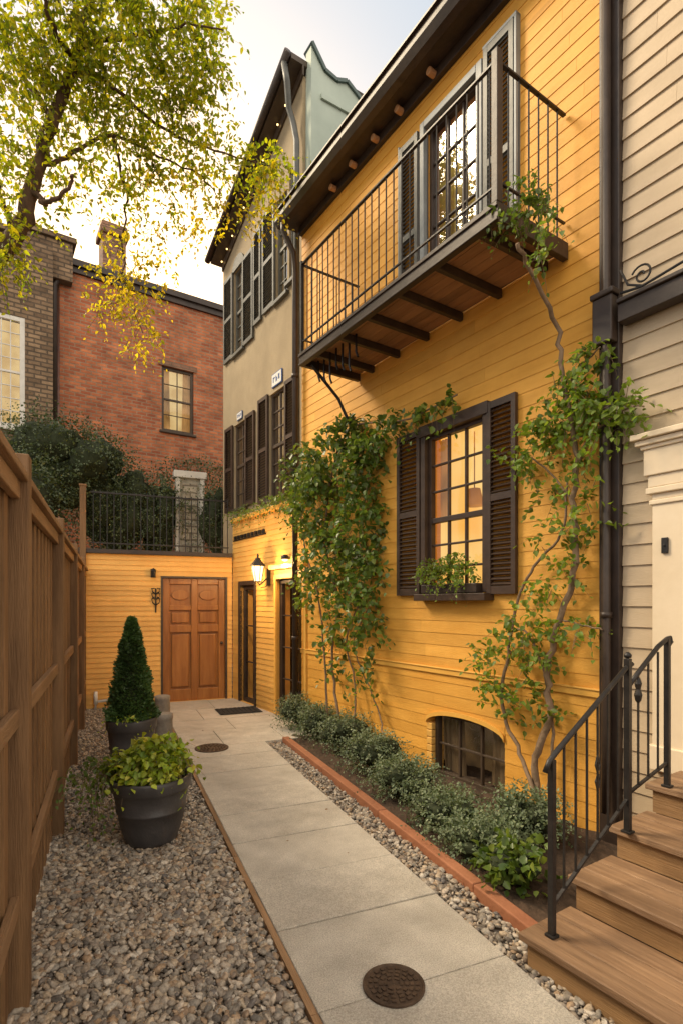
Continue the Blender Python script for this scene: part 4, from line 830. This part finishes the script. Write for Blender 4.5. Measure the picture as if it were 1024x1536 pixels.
cl=tcl([(40,20,90,45,5.6,150),(140,15,80,40,5.8,150),(240,20,75,35,6,140),(305,25,35,25,6,45),(20,90,50,45,5.6,90),(90,90,50,40,5.9,70),(190,85,75,45,6,140),(280,90,50,35,6.1,80),(315,110,20,20,6.1,20),
 (30,180,45,50,5.8,60),(130,160,55,40,6.2,80),(220,160,70,40,6.3,110),(300,165,30,30,6.3,30),(10,260,25,45,5.8,50),(90,230,50,30,6.1,36),(170,230,60,30,6.3,56),(255,230,55,28,6.5,56),(330,245,45,20,6.7,44),(395,262,35,22,6.8,44),(410,238,25,12,6.8,14),
 (140,290,60,25,6.3,22),(220,290,50,25,6.6,24),(60,320,40,20,5.9,8),(8,350,20,45,5.8,40),(5,400,14,20,5.7,14)],1.25)
V,T,pt=twigs(cl,7,.28,.074,.5,.5,.0,.27,.8); crown=np_build('crown',V,T,M['treeleaf'],tr)
V,T=twigmesh(pt,.003); np_build('twigs',V,T,M['bark'],tr)
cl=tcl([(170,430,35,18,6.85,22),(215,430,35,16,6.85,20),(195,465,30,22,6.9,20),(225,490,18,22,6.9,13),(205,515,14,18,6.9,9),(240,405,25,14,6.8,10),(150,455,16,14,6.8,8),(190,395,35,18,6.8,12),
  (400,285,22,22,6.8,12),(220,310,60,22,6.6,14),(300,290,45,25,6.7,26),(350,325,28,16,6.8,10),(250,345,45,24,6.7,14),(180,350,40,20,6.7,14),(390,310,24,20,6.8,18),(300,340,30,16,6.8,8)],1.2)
V,T,pt=twigs(cl,6,.22,.068,.6,.5,-.1,.28,.8); o=np_build('glow_tinted_sprays',V,T,M['glowleaf'],tr)  # sprays near the sky glow, its gold painted into the leaf colour
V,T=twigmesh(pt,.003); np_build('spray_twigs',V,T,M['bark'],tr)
# ================================================================== LIGHT
az=math.radians(-76); el=math.radians(42)
sdir=Vector((math.sin(az)*math.cos(el),math.cos(az)*math.cos(el),math.sin(el)))
sl=bpy.data.lights.new('sun','SUN'); sl.energy=5.0; sl.angle=math.radians(20); sl.color=(1,.81,.55)
so=bpy.data.objects.new('sun',sl); col.objects.link(so); so.rotation_euler=sdir.to_track_quat('Z','Y').to_euler(); so.location=(0,0,20)
wd=bpy.data.worlds.new('World'); sc.world=wd; wd.use_nodes=True; t=wd.node_tree; t.nodes.clear(); L=t.links.new
out=N(t,'ShaderNodeOutputWorld'); sky=N(t,'ShaderNodeTexSky'); sky.sky_type='NISHITA'; sky.sun_disc=False; sky.sun_elevation=math.radians(25); sky.sun_rotation=math.radians(-20); sky.air_density=1.0; sky.dust_density=1.0; sky.ozone_density=1.5
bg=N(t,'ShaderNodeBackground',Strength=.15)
tc=N(t,'ShaderNodeTexCoord')
def dot(v,lo,hi):
    d=N(t,'ShaderNodeVectorMath',operation='DOT_PRODUCT'); d.inputs[1].default_value=Vector(v).normalized(); L(tc.outputs['Generated'],d.inputs[0])
    r=N(t,'ShaderNodeMapRange'); r.inputs[1].default_value=lo; r.inputs[2].default_value=hi; L(d.outputs['Value'],r.inputs[0]); return r.outputs[0]
def pw_(s,k):
    p=N(t,'ShaderNodeMath',operation='POWER'); p.inputs[1].default_value=k; L(s,p.inputs[0]); return p.outputs[0]
g0=dot((-.26,.85,.40),0,1); gl=mixc(t,pw_(g0,24.0),(0,0,0),(18,10.5,3.6)); gl2=mixc(t,pw_(g0,9.0),(0,0,0),(2.0,1.1,.2))
base=mixc(t,.90,sky.outputs[0],(4.1,4.9,5.7)); back=mixc(t,dot((.25,-.75,.5),.1,.8),base,(13.2,11.9,10.2))  # brighter warm sky area behind the camera, added as ambient fill
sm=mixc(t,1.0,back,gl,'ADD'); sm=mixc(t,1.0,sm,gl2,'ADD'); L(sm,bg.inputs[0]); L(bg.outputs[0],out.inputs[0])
# camera
cd=bpy.data.cameras.new('camera'); co=bpy.data.objects.new('camera',cd); col.objects.link(co); co.location=(0,0,H); co.rotation_euler=(math.radians(90),0,0)
cd.sensor_width=36; cd.lens=36*F/1536; cd.shift_y=(HV-768)/1536; cd.clip_end=1500; cd.clip_start=.05; sc.camera=co
sc.view_settings.view_transform='Standard'; sc.view_settings.look='None'; sc.view_settings.exposure=0
